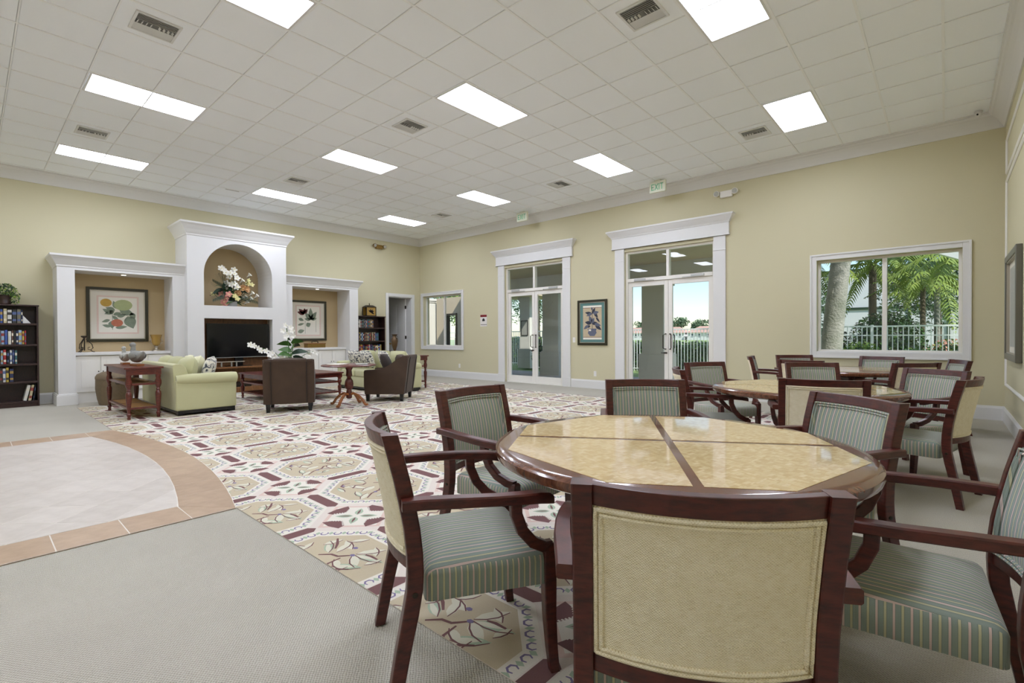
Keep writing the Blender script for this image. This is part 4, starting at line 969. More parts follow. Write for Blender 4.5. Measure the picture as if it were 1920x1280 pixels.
# bookcases and books ------------------------------------------------------------
def bookcase(y0, y1, label):
    b = thing('bookcase', label, 'bookcase', (XL+.02, (y0+y1)/2, 0), 0, 'dark tall bookcases'); w = y1-y0; D = .30
    for s in (-1, 1): MB().box(0, D, min(s*w/2, s*(w/2-.024)), max(s*w/2, s*(w/2-.024)), 0, 1.785).build('side_panel', 'esp', b, bevel=.002)
    MB().box(-.0, D+.012, -w/2-.01, w/2+.01, 1.785, 1.81).build('top_panel', 'esp', b, bevel=.003); MB().box(0, .008, -w/2+.024, w/2-.024, .06, 1.785).build('back_panel', 'esp', b); MB().box(.02, D-.008, -w/2+.024, w/2-.024, 0, .065).build('plinth', 'esp', b)
    for z in (1.482, 1.11, .768, .453, .101): MB().box(.008, D-.004, -w/2+.024, w/2-.024, z-.034, z).build('shelf', 'esp', b, bevel=.002)
bookcase(-.06, .85, 'tall dark bookcase beside the wall unit with a potted ivy on top'); bookcase(7.215, 8.095, 'tall dark bookcase beside the open door with a small lantern on top')
BC = {'navy blue': '#27345f', 'cream': '#cfc39b', 'white': '#dfddd6', 'charcoal': '#34352f', 'olive grey': '#7b7662', 'pale blue': '#9db6d2', 'bright blue': '#3f5fae', 'yellow': '#d0b84f', 'red': '#b03232', 'brown': '#6b4a3c', 'black': '#1d1d22', 'purple': '#6b4c80', 'teal': '#3e6d73', 'tan': '#a98a66', 'maroon': '#6b2732', 'grey': '#85857f'}
BMAT = {k: mat('book_'+k.replace(' ', '_'), c, .5, var=(45, .35)) for k, c in BC.items()}
BAND = [mat('book_band_'+n, c, .6) for n, c in (('cream', '#d8d2c0'), ('gold', '#a88a4a'), ('dark', '#33302e'), ('red', '#8d3a34'), ('blue', '#52628c'))]
def book(y, z, th, h, col, lab, group, lean=0, d=.21):
    """spine towards +x"""
    k = MB(); x0 = XL+.02+.012; x1 = XL+.02+.27
    k.box(-d, 0, -th/2, -th/2+.003, 0, h, 0).box(-d, 0, th/2-.003, th/2, 0, h, 0).box(-.004, 0, -th/2, th/2, 0, h, 0).box(-d+.004, -.004, -th/2+.003, th/2-.003, .004, h-.004, 1)
    k.box(0, .0006, -th/2+.002, th/2-.002, h*.62, h*.82, 2).box(0, .0006, -th/2+.004, th/2-.004, h*.15, h*.3, 2)
    o = k.build('book', [BMAT[col], 'paper', BAND[int(y*977+z*53) % 5]]); o.location = (x1, y, z+.0008+(abs(sin(lean))*th/2)); o.rotation_euler = (lean, 0, 0)
    return tag(o, lab, 'book', group)
def Y1(X): return .376+X*.00129
SHELF1 = {1.482: ('top', [(-40, 0, 'brown'), (0, 25, 'bright blue'), (30, 65, 'cream'), (67, 110, 'white'), (112, 155, 'charcoal'), (158, 197, 'olive grey'), (198, 214, 'navy blue')]),
          1.11: ('second', [(-30, 4, 'grey'), (5, 38, 'pale blue'), (40, 68, 'bright blue'), (70, 103, 'white'), (105, 124, 'brown'), (126, 146, 'charcoal'), (147, 169, 'navy blue'), (170, 204, 'pale blue'), (205, 227, 'yellow'), (228, 246, 'red')]),
          .768: ('third', [(-30, -2, 'tan'), (0, 22, 'pale blue'), (23, 53, 'red'), (57, 80, 'black'), (84, 108, 'white'), (109, 131, 'navy blue'), (133, 156, 'teal')]),
          .453: ('fourth', [(-20, 15, 'charcoal'), (16, 45, 'white'), (46, 75, 'yellow'), (80, 119, 'navy blue')])}
for z, (nm, bs) in SHELF1.items():
    for q, (a, b, col) in enumerate(bs):
        h = (.245, .235, .25, .23, .24)[q % 5]; th = (b-a)*.00129
        book((Y1(a)+Y1(b))/2, z, th-.001, h, col, f'{col} book on the {nm} shelf of the ivy bookcase', f'books on the {nm} shelf of the ivy bookcase')
for y, col, th, ln, l in ((.665, 'white', .045, -.2, 'thick white binder leaning on the bottom shelf of the ivy bookcase'), (.725, 'cream', .04, -.16, 'white and yellow binder leaning on the bottom shelf of the ivy bookcase'), (.772, 'black', .016, -.12, 'thin black book on the bottom shelf of the ivy bookcase')):
    book(y, .101, th, .28, col, l, None, ln)
be = MB().prism([(0, 0), (.1, 0), (0, .14)], -.1, 0, 'x'); o = be.build('bookend', 'white', None, loc=(XL+.27, Y1(216), 1.4832)); tag(o, 'white triangular bookend on the top shelf of the ivy bookcase', 'bookend')
rnd = random.Random(3); names = list(BC)
for z, nm, yend in ((1.482, 'top', 7.72), (1.11, 'second', 7.86), (.768, 'third', 7.96), (.453, 'fourth', 7.9)):
    y = 7.245
    while y < yend:
        th = rnd.uniform(.022, .044); col = rnd.choice(names)
        book(y+th/2, z, th-.001, rnd.uniform(.19, .24), col, f'{col} book on the {nm} shelf of the bookcase by the open door', f'books on the {nm} shelf of the bookcase by the open door'); y += th
# plants ---------------------------------------------------------------------------
def leafquads(mb, pts, size, rng, mi=0, mis=None):
    for p in pts:
        d = Vector((rng.gauss(0, 1), rng.gauss(0, 1), rng.gauss(0, .7))).normalized(); n = d.cross(Vector((rng.gauss(0, 1), rng.gauss(0, 1), rng.gauss(0, 1)))).normalized(); s = size*rng.uniform(.6, 1.3); p = Vector(p)
        mb.add([p-d*s, p+n*s*.45, p+d*s, p-n*s*.45], [(0, 1, 2), (0, 2, 3)], mis[rng.randrange(len(mis))] if mis else mi)
def cloud(c, r, n, rng, lo=.55):
    out = []
    while len(out) < n:
        d = Vector((rng.uniform(-1, 1), rng.uniform(-1, 1), rng.uniform(-1, 1)))
        if lo < d.length < 1: out.append((c[0]+d.x*r[0], c[1]+d.y*r[1], c[2]+d.z*r[2]))
    return out
iv = thing('potted_ivy', 'bushy potted ivy on top of the bookcase beside the wall unit', 'plant', (XL+.19, .44, 1.8105))
MB().lathe([(.06, .0), (.075, .005), (.08, .03), (.075, .04), (.085, .15), (.09, .16), (.08, .16), (.075, .145), (.0005, .14)], 20).build('pot', 'esp', iv); rng = random.Random(5); k = MB()
leafquads(k, cloud((0, 0, .25), (.15, .15, .12), 420, rng)+cloud((.06, .12, .13), (.07, .07, .13), 120, rng), .022, rng, mis=[0, 1, 2]); k.build('foliage', ['leaf', 'leafdk', 'leaflt'], iv, kind='stuff')
def petals(mb, c, r, n, M, mi=0, cup=.35):
    for q in range(n):
        a = 2*pi*q/n; R = Matrix.Translation(c) @ M @ rot_z(a)
        pts = [(0, 0, 0), (r*.5, r*.36, cup*r*.3), (r*.9, r*.3, cup*r*.8), (r*1.05, 0, cup*r), (r*.9, -r*.3, cup*r*.8), (r*.5, -r*.36, cup*r*.3)]
        mb.add(pts, [(0, 1, 2, 3, 4, 5)], mi, False, R)
def face(d): return Vector(d).normalized().to_track_quat('Z', 'Y').to_matrix().to_4x4()
def blade(mb, p, d, L, w, droop, mi=0, n=5, roll=0):
    p = Vector(p); d = Vector(d).normalized(); s = d.cross(Vector((0, 0, 1))); s = s.normalized() if s.length > .05 else Vector((0, 1, 0)); s = s*cos(roll)+s.cross(d)*sin(roll); A = []; B = []
    for q in range(n+1):
        t = q/n; c = p+d*L*t+Vector((0, 0, -droop*L*t*t)); ww = w*sin(pi*min(t*.9+.08, 1))
        A.append(tuple(c+s*ww+Vector((0, 0, .15*ww)))); B.append(tuple(c-s*ww+Vector((0, 0, .15*ww))))
    mb.add(A+B, [(i, i+1, n+2+i, n+1+i) for i in range(n)], mi, True)
# bouquet in the arched niche
fa = thing('flower_arrangement', 'large mixed artificial flower arrangement of white, pink and peach blooms in the arched niche', 'flowers', (-12.0, 3.95, 1.9005)); rng = random.Random(9)
MB().box(-.07, .07, -.11, .11, 0, .13).build('vase', 'stone', fa, bevel=.008)
def FP(X, Y): return (3.268+.001373*X-3.95, 3.4975-.001487*Y-1.9)
def fx(z): return rng.uniform(-.06, .14)
stems = MB()
def flower(X, Y, r, m, n=5, cup=.35, nm='bloom'):
    y, z = FP(X, Y); x = fx(z); k = MB(); petals(k, (x, y, z), r, n, face((1, rng.uniform(-.5, .5), rng.uniform(-.1, .5))), 0, cup); petals(k, (x+.006, y, z), r*.6, n, face((1, .2, .3)) @ rot_z(.6), 0, cup*1.6)
    k.ball((x+.012, y, z), r*.2, 6, 4, 1); k.build(nm, [m, 'yellowpetal'], fa); stems.tube([(0, y*.25, .1), (x*.5, y*.7, .1+(z-.1)*.55), (x-.01, y, z)], .005, 5)
for X, Y in ((380, 515), (335, 510), (460, 570), (460, 620), (405, 570), (555, 505), (540, 570), (570, 640), (440, 715), (485, 740), (430, 770), (525, 725), (565, 775)): flower(X, Y, .068, 'petal')
for X, Y in ((380, 920), (440, 890), (475, 930), (440, 990), (380, 1000), (415, 950), (345, 890), (405, 1030)): flower(X, Y, .07, 'pinkpetal')
for X, Y in ((650, 790), (590, 865), (690, 800)): flower(X, Y, .075, 'peach', 8, .8)
for X, Y in ((745, 660), (745, 705), (800, 720), (250, 890), (540, 810), (520, 910), (570, 950)): flower(X, Y, .058, 'yellowpetal')
for X, Y in ((780, 575), (810, 855), (665, 935), (725, 920), (780, 945), (740, 995), (640, 680), (905, 890)):
    y, z = FP(X, Y); x = fx(z); k = MB(); M = Matrix.Translation((x, y, z)) @ face((.5, .5, .6)); k.lathe([(.006, -.06), (.012, -.02), (.03, .02), (.05, .045)], 10, M=M, caps=False); k.tube([(x, y, z-.01), (x+.02, y+.02, z+.04)], .006, 5, 1); k.build('calla', ['petal', 'yellowpetal'], fa); stems.tube([(0, y*.25, .1), (x*.5, y*.7, .1+(z-.1)*.55), (x-.01, y, z-.05)], .005, 5)
stems.build('stems', 'leafdk', fa, kind='stuff')
for X, Y, ang in ((330, 700, 160), (330, 800, 190), (330, 900, 200), (700, 900, -15), (760, 930, -30)):
    k = MB(); y0, z0 = FP(430 if X < 500 else 600, 850); y1, z1 = FP(X, Y); d = Vector((.08, y1-y0, z1-z0)).normalized()
    for q in range(12):
        t = q/11; b = Vector((.04, y0, z0))+d*(.08+.34*t)
        for s in (-1, 1): blade(k, b, d*.8+Vector((.1, -d.z*s*.9, d.y*s*.9)), .17*(1-.5*t), .008, .1, 0, 3)
    k.build('palm_spray', 'leafdk', fa)
for q in range(44):
    k = MB(); a = rng.uniform(0, 2*pi); blade(k, (-.02, rng.uniform(-.14, .14), rng.uniform(.12, .45)), (rng.uniform(-.1, .7), cos(a), abs(sin(a))*.9-.15), rng.uniform(.18, .36), rng.uniform(.035, .06), .3, roll=rng.uniform(-1.2, 1.2)); k.build('leaf', 'leafdk' if q % 3 else 'leaf', fa)
# orchid arrangement on the coffee table
oc_ = thing('orchid_arrangement', 'white orchid and green leaf arrangement in a dark bowl on the coffee table', 'flowers', (-9.45, 4.12, ZR+.5105)); rng = random.Random(4)
MB().lathe([(.06, 0), (.11, .02), (.15, .09), (.155, .13), (.14, .13), (.0005, .11)], 24).build('bowl', 'esp', oc_)
for q in range(18):
    k = MB(); a = rng.uniform(0, 2*pi); blade(k, (0, 0, .12), (cos(a)*.8, sin(a), rng.uniform(.35, 1.2)), rng.uniform(.3, .5), rng.uniform(.045, .075), rng.uniform(.3, .6), 0, 6, roll=rng.uniform(-1.1, 1.1)); k.build('leaf', 'leaf' if q % 2 else 'leafdk', oc_)
for q in range(10):
    k = MB(); a = 2.4*q+.3; blade(k, (0, .05, .24+.042*q), (cos(a)*.9, sin(a), .55), .40-.014*q, .062, .4, 0, 6, roll=(-1) ** q*.95); k.build('leaf', 'leaf' if q % 3 else 'leafdk', oc_)
k = MB(); k.tube([(0, 0, .12), (.0, .0, .5), (0, -.04, .9)], .008, 6).tube([(0, 0, .12), (.0, -.25, .4), (0, -.45, .48), (0, -.72, .56)], .006, 6).tube([(0, 0, .12), (.1, .25, .35), (.1, .45, .42)], .006, 6)
k.tube([(0, .03, .12), (0, .1, .72)], .008, 6); k.build('stalk', 'leaf', oc_)
for y, z in [(-.72, .56), (-.64, .54), (-.57, .49), (-.52, .45), (-.45, .44), (-.40, .37), (-.33, .40), (-.28, .33), (-.08, .92), (0, .88), (.06, .82), (-.12, .82), (-.03, .76), (.07, .72), (-.1, .70), (.42, .42), (.5, .38), (.36, .36), (-.15, .3), (-.05, .28), (.02, .26), (.08, .3)]:
    k = MB(); petals(k, (rng.uniform(0, .1), y, z), .055, 5, face((1, rng.uniform(-.4, .4), .2)), 0, .3); k.ball((.08, y, z), .008, 6, 4, 1); k.build('orchid_bloom', ['petal', 'yellowpetal'], oc_)
# television recess ------------------------------------------------------------------
tv = thing('television', 'large black flat-screen television in the wall unit recess', 'television', (-11.80, 4.04, .576))
MB().box(-.03, .022, -.635, .635, .195, .945).build('body', 'black', tv, bevel=.006); MB().box(.0222, .0235, -.61, .61, .225, .925).build('screen', 'screen', tv); MB().box(.0222, .0245, -.635, .635, .195, .205).build('lower_bezel', 'metal', tv); MB().box(-.04, 0, -.08, .08, .012, .3).build('stand_neck', 'black', tv); MB().box(-.13, -.005, -.28, .28, 0, .012).build('stand_base', 'black', tv, bevel=.004)
sb = thing('media_shelf', 'small silver glass media shelf on posts beneath the television', 'shelf', (-11.69, 3.86, .5755)); MB().box(-.075, .02, -.32, .25, .10, .115).build('shelf_plate', 'silver', sb, bevel=.003)
for y in (-.2, .0, .1): MB().lathe([(.016, 0), (.016, .1)], 12, (-.03, y, 0)).build('post', 'metal', sb)
o = MB().box(-.04, .04, -.02, .02, 0, .085).build('small_speaker', 'signwhite', None, bevel=.006, loc=(-11.74, 3.40, .5755)); tag(o, 'small white speaker at the edge of the television recess', 'speaker')
rc = thing('media_player', 'black media player box under the television shelf', 'electronics', (-11.82, 4.05, .1205)); MB().box(-.12, .12, -.21, .21, 0, .11).build('case', 'black', rc, bevel=.004); MB().box(.1202, .122, -.19, .19, .02, .09).build('front_plate', 'dkmetal', rc)
# ornaments -----------------------------------------------------------------------------
cs2 = thing('candle_holder', 'scrolled wrought-iron candle holder on the niche cabinet', 'candle holder', (-12.25, 1.48, .9455)); k = MB()
for q in range(3):
    M = rot_z(q*2*pi/3+pi/2); k.tube([(.02, 0, .26), (.05, 0, .22), (.11, 0, .15), (.125, 0, .08), (.09, 0, .04), (.05, 0, .06), (.05, 0, .09), (.08, 0, .095)], .008, 6, M=M).tube([(.09, 0, .04), (.12, 0, .01), (.15, 0, .008)], .008, 6, M=M)
k.tube([(0, 0, .03), (0, 0, .28)], .01, 8); k.build('scrollwork', 'dkmetal', cs2); MB().lathe([(.02, .27), (.05, .29), (.055, .31), (.04, .315)], 16).build('candle_cup', 'dkmetal', cs2)
gb = thing('goblet_vase', 'amber glass goblet vase on a silver foot on the niche cabinet', 'vase', (-12.25, 2.61, .9455)); MB().lathe([(.075, 0), (.07, .015), (.03, .03), (.02, .06), (.03, .08), (.02, .10)], 20).build('foot', 'silver', gb); MB().lathe([(.02, .10), (.06, .125), (.075, .18), (.08, .25), (.1, .32), (.11, .335), (.1, .33), (.07, .25), (.0005, .14)], 24).build('bowl', 'glassware', gb)
for s in (-1, 1): MB().tube([(0, s*.07, .15), (0, s*.11, .17), (0, s*.105, .22), (0, s*.085, .24)], .006, 6).build('handle', 'silver', gb)
bx = thing('wooden_box', 'honey-brown lidded box with dark handle on the right niche cabinet', 'box', (-12.22, 6.0, .9455)); MB().box(-.11, .11, -.235, .235, 0, .10).build('body', 'gold', bx, bevel=.004); MB().box(-.12, .12, -.245, .245, .1, .118).build('lid', 'oak', bx, bevel=.004); MB().tube([(0, -.08, .118), (0, -.085, .15), (0, -.06, .165), (0, .06, .165), (0, .085, .15), (0, .08, .118)], .012, 8).build('handle', 'dkmetal', bx)
ln = thing('lantern', 'small brass lantern with leaf motif on top of the far bookcase', 'lantern', (XL+.18, 7.665, 1.8105)); k = MB()
for sx in (-1, 1):
    for sy in (-1, 1): k.box(sx*.10-.008, sx*.10+.008, sy*.15-.008, sy*.15+.008, 0, .26)
k.box(-.11, .11, -.16, .16, 0, .02).box(-.11, .11, -.16, .16, .25, .265); k.build('cage', 'dkmetal', ln); MB().loft([[(-.11, -.16, .265), (.11, -.16, .265), (.11, .16, .265), (-.11, .16, .265)], [(-.05, -.09, .31), (.05, -.09, .31), (.05, .09, .31), (-.05, .09, .31)]], 0, False).tube([(0, 0, .31), (0, 0, .37)], .012, 8).build('roof', 'dkmetal', ln)
MB().box(.088, .092, -.14, .14, .02, .25).box(-.092, -.088, -.14, .14, .02, .25).build('pane', 'glassware', ln); k = MB()
for a in (60, 100, 140, 30, -20): k.prism(leafpoly(0, .10, .11, .022, a), .093, .096, 'x')
k.build('leaf_motif', 'dkmetal', ln)
ur = thing('urn', 'bronze two-handled urn on a slim foot on the far console', 'urn', (-10.17, 7.03, ZR+.7705)); MB().lathe([(.06, 0), (.06, .015), (.03, .03), (.022, .08), (.035, .12), (.065, .22), (.085, .33), (.08, .39), (.045, .43), (.04, .46), (.075, .49), (.08, .5), (.06, .5), (.0005, .46)], 24).build('body', 'bronze', ur)
for s in (-1, 1): MB().tube([(s*.075, 0, .38), (s*.115, 0, .40), (s*.11, 0, .45), (s*.07, 0, .475)], .009, 6).build('handle', 'dkmetal', ur)
# ================================================================= outdoors
struct(MB().box(-180, 90, YB+W, 300, -.16, -.06), 'ground', 'grass', label='lawn')
ps = struct(MB().box(-19, -2.6, YB+W, 13.1, -.14, -.012), 'porch_floor', 'grout', label='grey paved porch floor')
k = 0
for i in range(27):
    for j in range(5):
        x0, y0 = -18.99+i*.607, YB+W+.004+j*.655
        if px(x0+.3, y0+.3, 0)[1] > 640: MB().box(-.299, .299, -.323, .323, 0, .012).build('paver', 'paver', ps, loc=(x0+.3, y0+.325, -.0119))
pr = struct(MB().box(-12.95, -2.6, YB+W, 13.2, 3.14, 3.3), 'porch_roof', 'soffit', label='tan porch soffit')
MB().box(-12.95, -2.6, 12.25, 12.75, 2.72, 3.14).build('beam', 'stucco', pr)
def column(x, y, label, w=.62):
    c = thing('porch_column', label, 'column', (x, y, -.012), 0, 'square stucco porch columns')
    MB().box(-w/2, w/2, -w/2, w/2, .75, 2.6).build('shaft', 'column', c); MB().box(-w/2-.065, w/2+.065, -w/2-.065, w/2+.065, 0, .73).box(-w/2-.03, w/2+.03, -w/2-.03, w/2+.03, .73, .76).build('base', 'column', c, bevel=.006)
    MB().box(-w/2-.03, w/2+.03, -w/2-.03, w/2+.03, 2.58, 2.64).box(-w/2-.06, w/2+.06, -w/2-.06, w/2+.06, 2.64, 2.732).build('capital', 'column', c)
column(-9.27, 12.5, 'square grey stucco column seen through the porch double door'); column(-5.85, 12.5, 'square grey stucco column seen through the lawn double door'); column(-15.55, 12.5, 'wide grey stucco column seen through the corner window', .85)
column(-12.15, 14.6, 'pale stucco column with a framed notice seen through the porch double door', .5)
struct(MB().box(-13.2, -11.2, 13.6, 15.6, 2.72, 3.0), 'porch_canopy', 'soffit')
o = thing('notice_board', 'dark-framed notice on the pale column outside the porch door', 'notice', (-12.15, 14.349, 1.25)); k = MB()
for q in ((-.17, -.145, 0, .58), (.145, .17, 0, .58), (-.17, .17, .555, .58), (-.17, .17, 0, .025)): k.box(q[0], q[1], -.02, 0, q[2], q[3])
k.build('frame', 'black', o); MB().box(-.15, .15, -.01, 0, .02, .56).build('sheet', 'ceramic', o)
w = MB()
for q in ((-14.95, -14.45, 0, 2.72), (-13.75, -13.2, 0, 2.72), (-14.45, -13.75, 2.1, 2.72), (-14.45, -13.75, 0, .62)): w.box(q[0], q[1], 12.3, 12.5, q[2], q[3])
pw_ = struct(w, 'wall_porch', 'soffit'); w = MB()
for q in ((-14.45, -14.38, .62, 2.1), (-13.82, -13.75, .62, 2.1), (-14.45, -13.75, 2.03, 2.1), (-14.45, -13.75, .62, .69)): w.box(q[0], q[1], 12.27, 12.5, q[2], q[3])
w.build('opening_frame', 'dkmetal', pw_)
# fence ------------------------------------------------------------------
fe = thing('metal_fence', 'white picket-style aluminium fence crossing the lawn', 'fence', (-8, 16, -.06))
MB().box(-13, 9.5, -.016, .016, 1.47, 1.51).build('rail', 'fence', fe); MB().box(-13, 9.5, -.014, .014, 1.24, 1.265).build('rail', 'fence', fe); MB().box(-13, 9.5, -.014, .014, .1, .13).build('rail', 'fence', fe)
pk = bpy.data.meshes.new('picket'); pm_ = None; x = -12.9; q = 0
while x < 9.4:
    u, v, w = px(x-8, 16, 1.0); vis = 790 < u < 870 or 955 < u < 1060 or 1172 < u < 1345 or 1525 < u < 1812
    if q % 18 == 0: MB().box(x-.03, x+.03, -.03, .03, 0, 1.53).build('post', 'fence', fe)
    elif vis:
        if pm_ is None: o = MB().box(-.0095, .0095, -.0095, .0095, .02, 1.47).build('picket', 'fence', fe, loc=(x, 0, 0)); pm_ = o.data
        else: o = bpy.data.objects.new('picket', pm_); COL.objects.link(o); o.parent = fe; o.location = (x, 0, 0)
    x += .108; q += 1
# hedges and shrubs -----------------------------------------------------------
def shrub(name, c, r, n, size, label, ms, seed, core='leafdk', cat='shrub', box=False):
    rng = random.Random(seed); s = thing(name, label, cat, (c[0], c[1], -.06))
    k = MB()
    if box:
        MB().rbox(0, 0, .02, 2*r[2]-.05, 2*r[0]-.1, 2*r[1]-.1, .1, er=.08).build('core', core, s)
        pts = []
        for q in range(n):
            f = rng.random(); y = -r[1]+rng.gauss(0, .03) if f < .6 else rng.uniform(-r[1], r[1])
            pts.append((rng.uniform(-r[0], r[0]), y, rng.uniform(0, 2*r[2]) if f < .6 else 2*r[2]+rng.gauss(0, .03)))
        leafquads(k, pts, size, rng, mis=list(range(len(ms))))
    else:
        MB().ball((0, 0, c[2]+.06), (r[0]*.72, r[1]*.72, r[2]*.72), 12, 8).build('core', core, s)
        leafquads(k, cloud((0, 0, c[2]+.06), r, n, rng, .6), size, rng, mis=list(range(len(ms))))
    k.build('foliage', ms, s, kind='stuff'); return s
shrub('hedge', (-7.6, 17.3), (3.6, .5, .5), 5200, .05, 'clipped dark green hedge behind the white fence', ['leafdk', 'leafdk', 'leaf'], 1, cat='hedge', box=True)
shrub('hedge', (-15.5, 17.6), (3.4, .6, .6), 2600, .07, 'clipped hedge behind the fence outside the corner window', ['leaf', 'leafdk', 'leaflt'], 2, cat='hedge', box=True)
shrub('round_shrub', (-1.3, 17.9, .95), (.95, .8, .95), 6000, .045, 'dense rounded green shrub behind the fence outside the palm window', ['leaf', 'leafdk', 'leaf'], 3)
shrub('round_shrub', (-3.1, 18.6, .9), (.85, .8, .8), 4000, .045, 'dark rounded shrub behind the thick palm trunk', ['leafdk', 'leafdk', 'leaf'], 4)
shrub('low_shrub', (-1.62, 15.3, .52), (.55, .3, .52), 1600, .04, 'bright lime green low shrub in front of the fence', ['leaflt', 'leaflt', 'leaf'], 5)
shrub('low_shrub', (-.6, 15.55, .44), (.42, .28, .44), 1200, .04, 'mid green low shrub against the fence', ['leaf', 'leaflt', 'leaf'], 6)
shrub('low_shrub', (.15, 17.2, .55), (.7, .5, .55), 1600, .045, 'pale leafy shrub with reddish tips behind the fence', ['leaflt', 'pinkpetal', 'leaf'], 7)
shrub('porch_shrub', (-11.05, 13.9, .5), (.32, .3, .55), 500, .05, 'yellow green shrub beside the porch column base', ['leaflt', 'leaf', 'leafdk'], 8)
# palms ----------------------------------------------------------------------
def frond(mb, p, az, el, L, droop, mis, rng, nl=22, lw=.022, ll=.42):
    d = Vector((cos(az)*cos(el), sin(az)*cos(el), sin(el))); side = Vector((-sin(az), cos(az), 0)); P = []
    for q in range(9): t = q/8; P.append(Vector(p)+d*L*t+Vector((0, 0, -droop*L*t*t)))
    mb.tube(P, [.022*(1-.8*q/8) for q in range(9)], 5, mis[0])
    for q in range(nl):
        t = .12+.86*q/(nl-1); i = min(int(t*8), 7); b = P[i]+(P[i+1]-P[i])*(t*8-i); tg = (P[i+1]-P[i]).normalized(); l = ll*L*.5*sin(pi*(t*.85+.12))
        for s in (-1, 1):
            e = b+(side*s*.8+tg*.65+Vector((0, 0, -.35-.25*rng.random()))).normalized()*l; m = tg*lw*1.4
            mb.add([tuple(b-m*.6), tuple(b+m*.6), tuple((b+e)/2+m+Vector((0, 0, .03))), tuple(e), tuple((b+e)/2-m+Vector((0, 0, .03)))], [(0, 1, 2, 3, 4)], mis[rng.randrange(len(mis))])
def palm(x, y, h, r0, r1, nf, L, label, bark, seed, lean=(0, 0), flare=1.3, el=(-.5, .9)):
    rng = random.Random(seed); p = thing('palm_tree', label, 'palm', (x, y, -.06)); n = 12
    pts = [(lean[0]*(t/n)**1.3, lean[1]*(t/n), h*t/n) for t in range(n+1)]
    MB().tube(pts, [(r0+(r1-r0)*t/n)*(1+(flare-1)*max(0, 1-t/2.2)) for t in range(n+1)], 14).build('trunk', bark, p)
    top = (lean[0], lean[1], h)
    for q in range(nf):
        k = MB(); frond(k, top, 2*pi*q/nf+rng.uniform(-.3, .3), rng.uniform(*el), L*rng.uniform(.8, 1.15), rng.uniform(.25, .7), [0, 0, 1], rng); k.build('frond', ['palmleaf', 'palmlt'], p)
palm(-1.88, 12.3, 6.2, .205, .15, 12, 2.4, 'thick grey mottled palm trunk close outside the large window', 'bark', 11, lean=(.62, 0))
palm(-1.72, 19, 3.5, .11, .10, 16, 1.9, 'slender palm with a rough trunk behind the rounded shrub', 'barkdk', 12)
palm(-.18, 18.2, 3.0, .07, .065, 15, 1.7, 'slender smooth grey palm near the right edge of the large window', 'bark', 13)
palm(-2.95, 17.2, 3.5, .07, .06, 14, 1.8, 'palm with yellowing fronds behind the thick trunk', 'barkdk', 14)
palm(-1.23, 16.6, 3.75, .06, .055, 15, 1.9, 'palm with long drooping fronds just beyond the fence', 'barkdk', 15)
palm(.35, 15.2, 3.3, .06, .055, 14, 1.6, 'light green palm whose fronds hang beside the white eave', 'bark', 16)
palm(-.55, 20.5, 3.1, .08, .07, 14, 1.6, 'shaggy dark palm farther back behind the fence', 'barkdk', 17)
# trees, screen house, neighbouring roofs ---------------------------------------
def tree(x, y, h, r, n, size, label, ms, seed, bark='barkdk'):
    rng = random.Random(seed); t = thing('tree', label, 'tree', (x, y, -.06)); MB().tube([(0, 0, 0), (.05*h*.2, 0, h*.35), (0, .1, h*.7)], [.05*h*.35, .035*h*.35, .02*h*.35], 8).build('trunk', bark, t); k = MB(); pts = []
    for q in range(9): c = (rng.uniform(-.55, .55)*r, rng.uniform(-.5, .5)*r, h*rng.uniform(.5, .95)); pts += cloud(c, (r*.55, r*.55, h*.22), n//9, rng, .2)
    leafquads(k, pts, size, rng, mis=list(range(len(ms)))); k.build('crown', ms, t, kind='stuff')
tree(-4.6, 24, 3.8, 2.0, 7000, .065, 'dark leafy tree beyond the thick palm trunk', ['leafdk', 'leaf', 'treefar'], 21); tree(-.2, 25, 4.4, 2.2, 9000, .065, 'broad dark tree behind the palms', ['leafdk', 'leaf', 'treefar'], 22); tree(2.6, 22, 3.9, 1.6, 6000, .06, 'bushy tree at the side of the white eave', ['leafdk', 'leafdk', 'leaf'], 23)
tree(-17.6, 22, 5.5, 2.2, 7000, .07, 'tall green tree outside the porch double door', ['leaf', 'leafdk', 'treefar'], 24); tree(-24.2, 21.5, 4.6, 2.6, 7000, .08, 'leafy tree outside the corner window', ['leaf', 'leafdk', 'leaflt'], 25)
rng = random.Random(31)
for q in range(9): tree(-102+q*7.5+rng.uniform(-1, 1), 172+rng.uniform(-4, 4), rng.uniform(6, 9.5), 3.6, 700, .5, 'hazy distant tree on the skyline beyond the roofs', ['treefar', 'treefar'], 40+q)
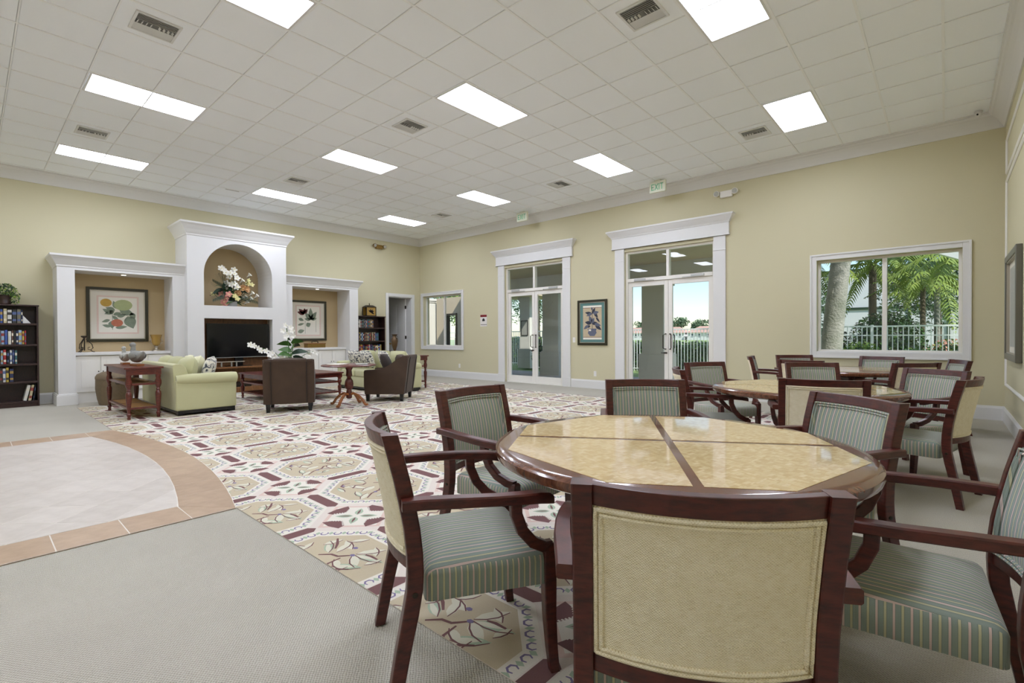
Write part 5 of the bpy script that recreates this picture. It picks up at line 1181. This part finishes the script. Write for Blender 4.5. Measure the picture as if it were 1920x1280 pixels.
for o in bpy.data.objects:
    if o.get('label') == 'hazy distant tree on the skyline beyond the roofs': o['group'] = 'distant skyline trees'
sc = thing('screen_enclosure', 'large pale screened enclosure with dark green posts behind the palms', 'enclosure', (-1.9, 30, -.06))
MB().box(-3.6, 3.4, 0, 3, 0, 4.6).build('screen', 'housewall', sc); k = MB()
for x in (-3.6, -2.2, -.8, .6, 2.0, 3.4): MB().box(x-.05, x+.05, -.06, 0, 0, 4.6).build('post', 'leafdk', sc)
for z in (2.6, 4.55): MB().box(-3.6, 3.4, -.06, 0, z-.06, z+.06).build('beam', 'leafdk', sc)
def house(x, y, w, d, h, rh, label):
    s = thing('house', label, 'house', (x, y, -.06)); MB().box(-w/2, w/2, -d/2, d/2, 0, h).build('wall', 'housewall', s); e = .5
    a = [(-w/2-e, -d/2-e, h), (w/2+e, -d/2-e, h), (w/2+e, d/2+e, h), (-w/2-e, d/2+e, h), (-w/2+d*.45, 0, h+rh), (w/2-d*.45, 0, h+rh)]
    MB().add(a, [(0, 1, 5, 4), (1, 2, 5), (2, 3, 4, 5), (3, 0, 4), (0, 3, 2, 1)]).build('roof', 'rooftile', s)
    for q in range(4): xx_ = -w/2+w*(q+.6)/4.2; f = MB().box(xx_-.45, xx_+.45, -d/2-.03, -d/2, .8, 2.0).build('window', 'fence', s); MB().box(xx_-.38, xx_+.38, -d/2-.04, -d/2-.03, .87, 1.93).build('pane', 'houseglass', f)
house(-65.5, 152, 9, 6, 2.3, 1.9, 'low white house with pink hip roof beyond the hedge, left of its twin'); house(-54.5, 151, 10, 6, 2.3, 2.0, 'low white house with pink hip roof beyond the hedge, right of its twin'); house(-79, 153, 9, 6, 2.3, 1.9, 'low white house with pink hip roof, farthest from its neighbours')
house(5.6, 32, 5, 5, 2.1, 1.3, 'small house with tiled roof beside the screened enclosure')
ev = struct(MB().prism([(-.75, 3.26), (.5, 2.655), (2.6, 1.64), (2.6, 1.95), (.5, 2.95), (-.75, 3.55)], 14.0, 14.25, 'y'), 'porch_eave', 'stucco', label='white eave at the top corner outside the large window')
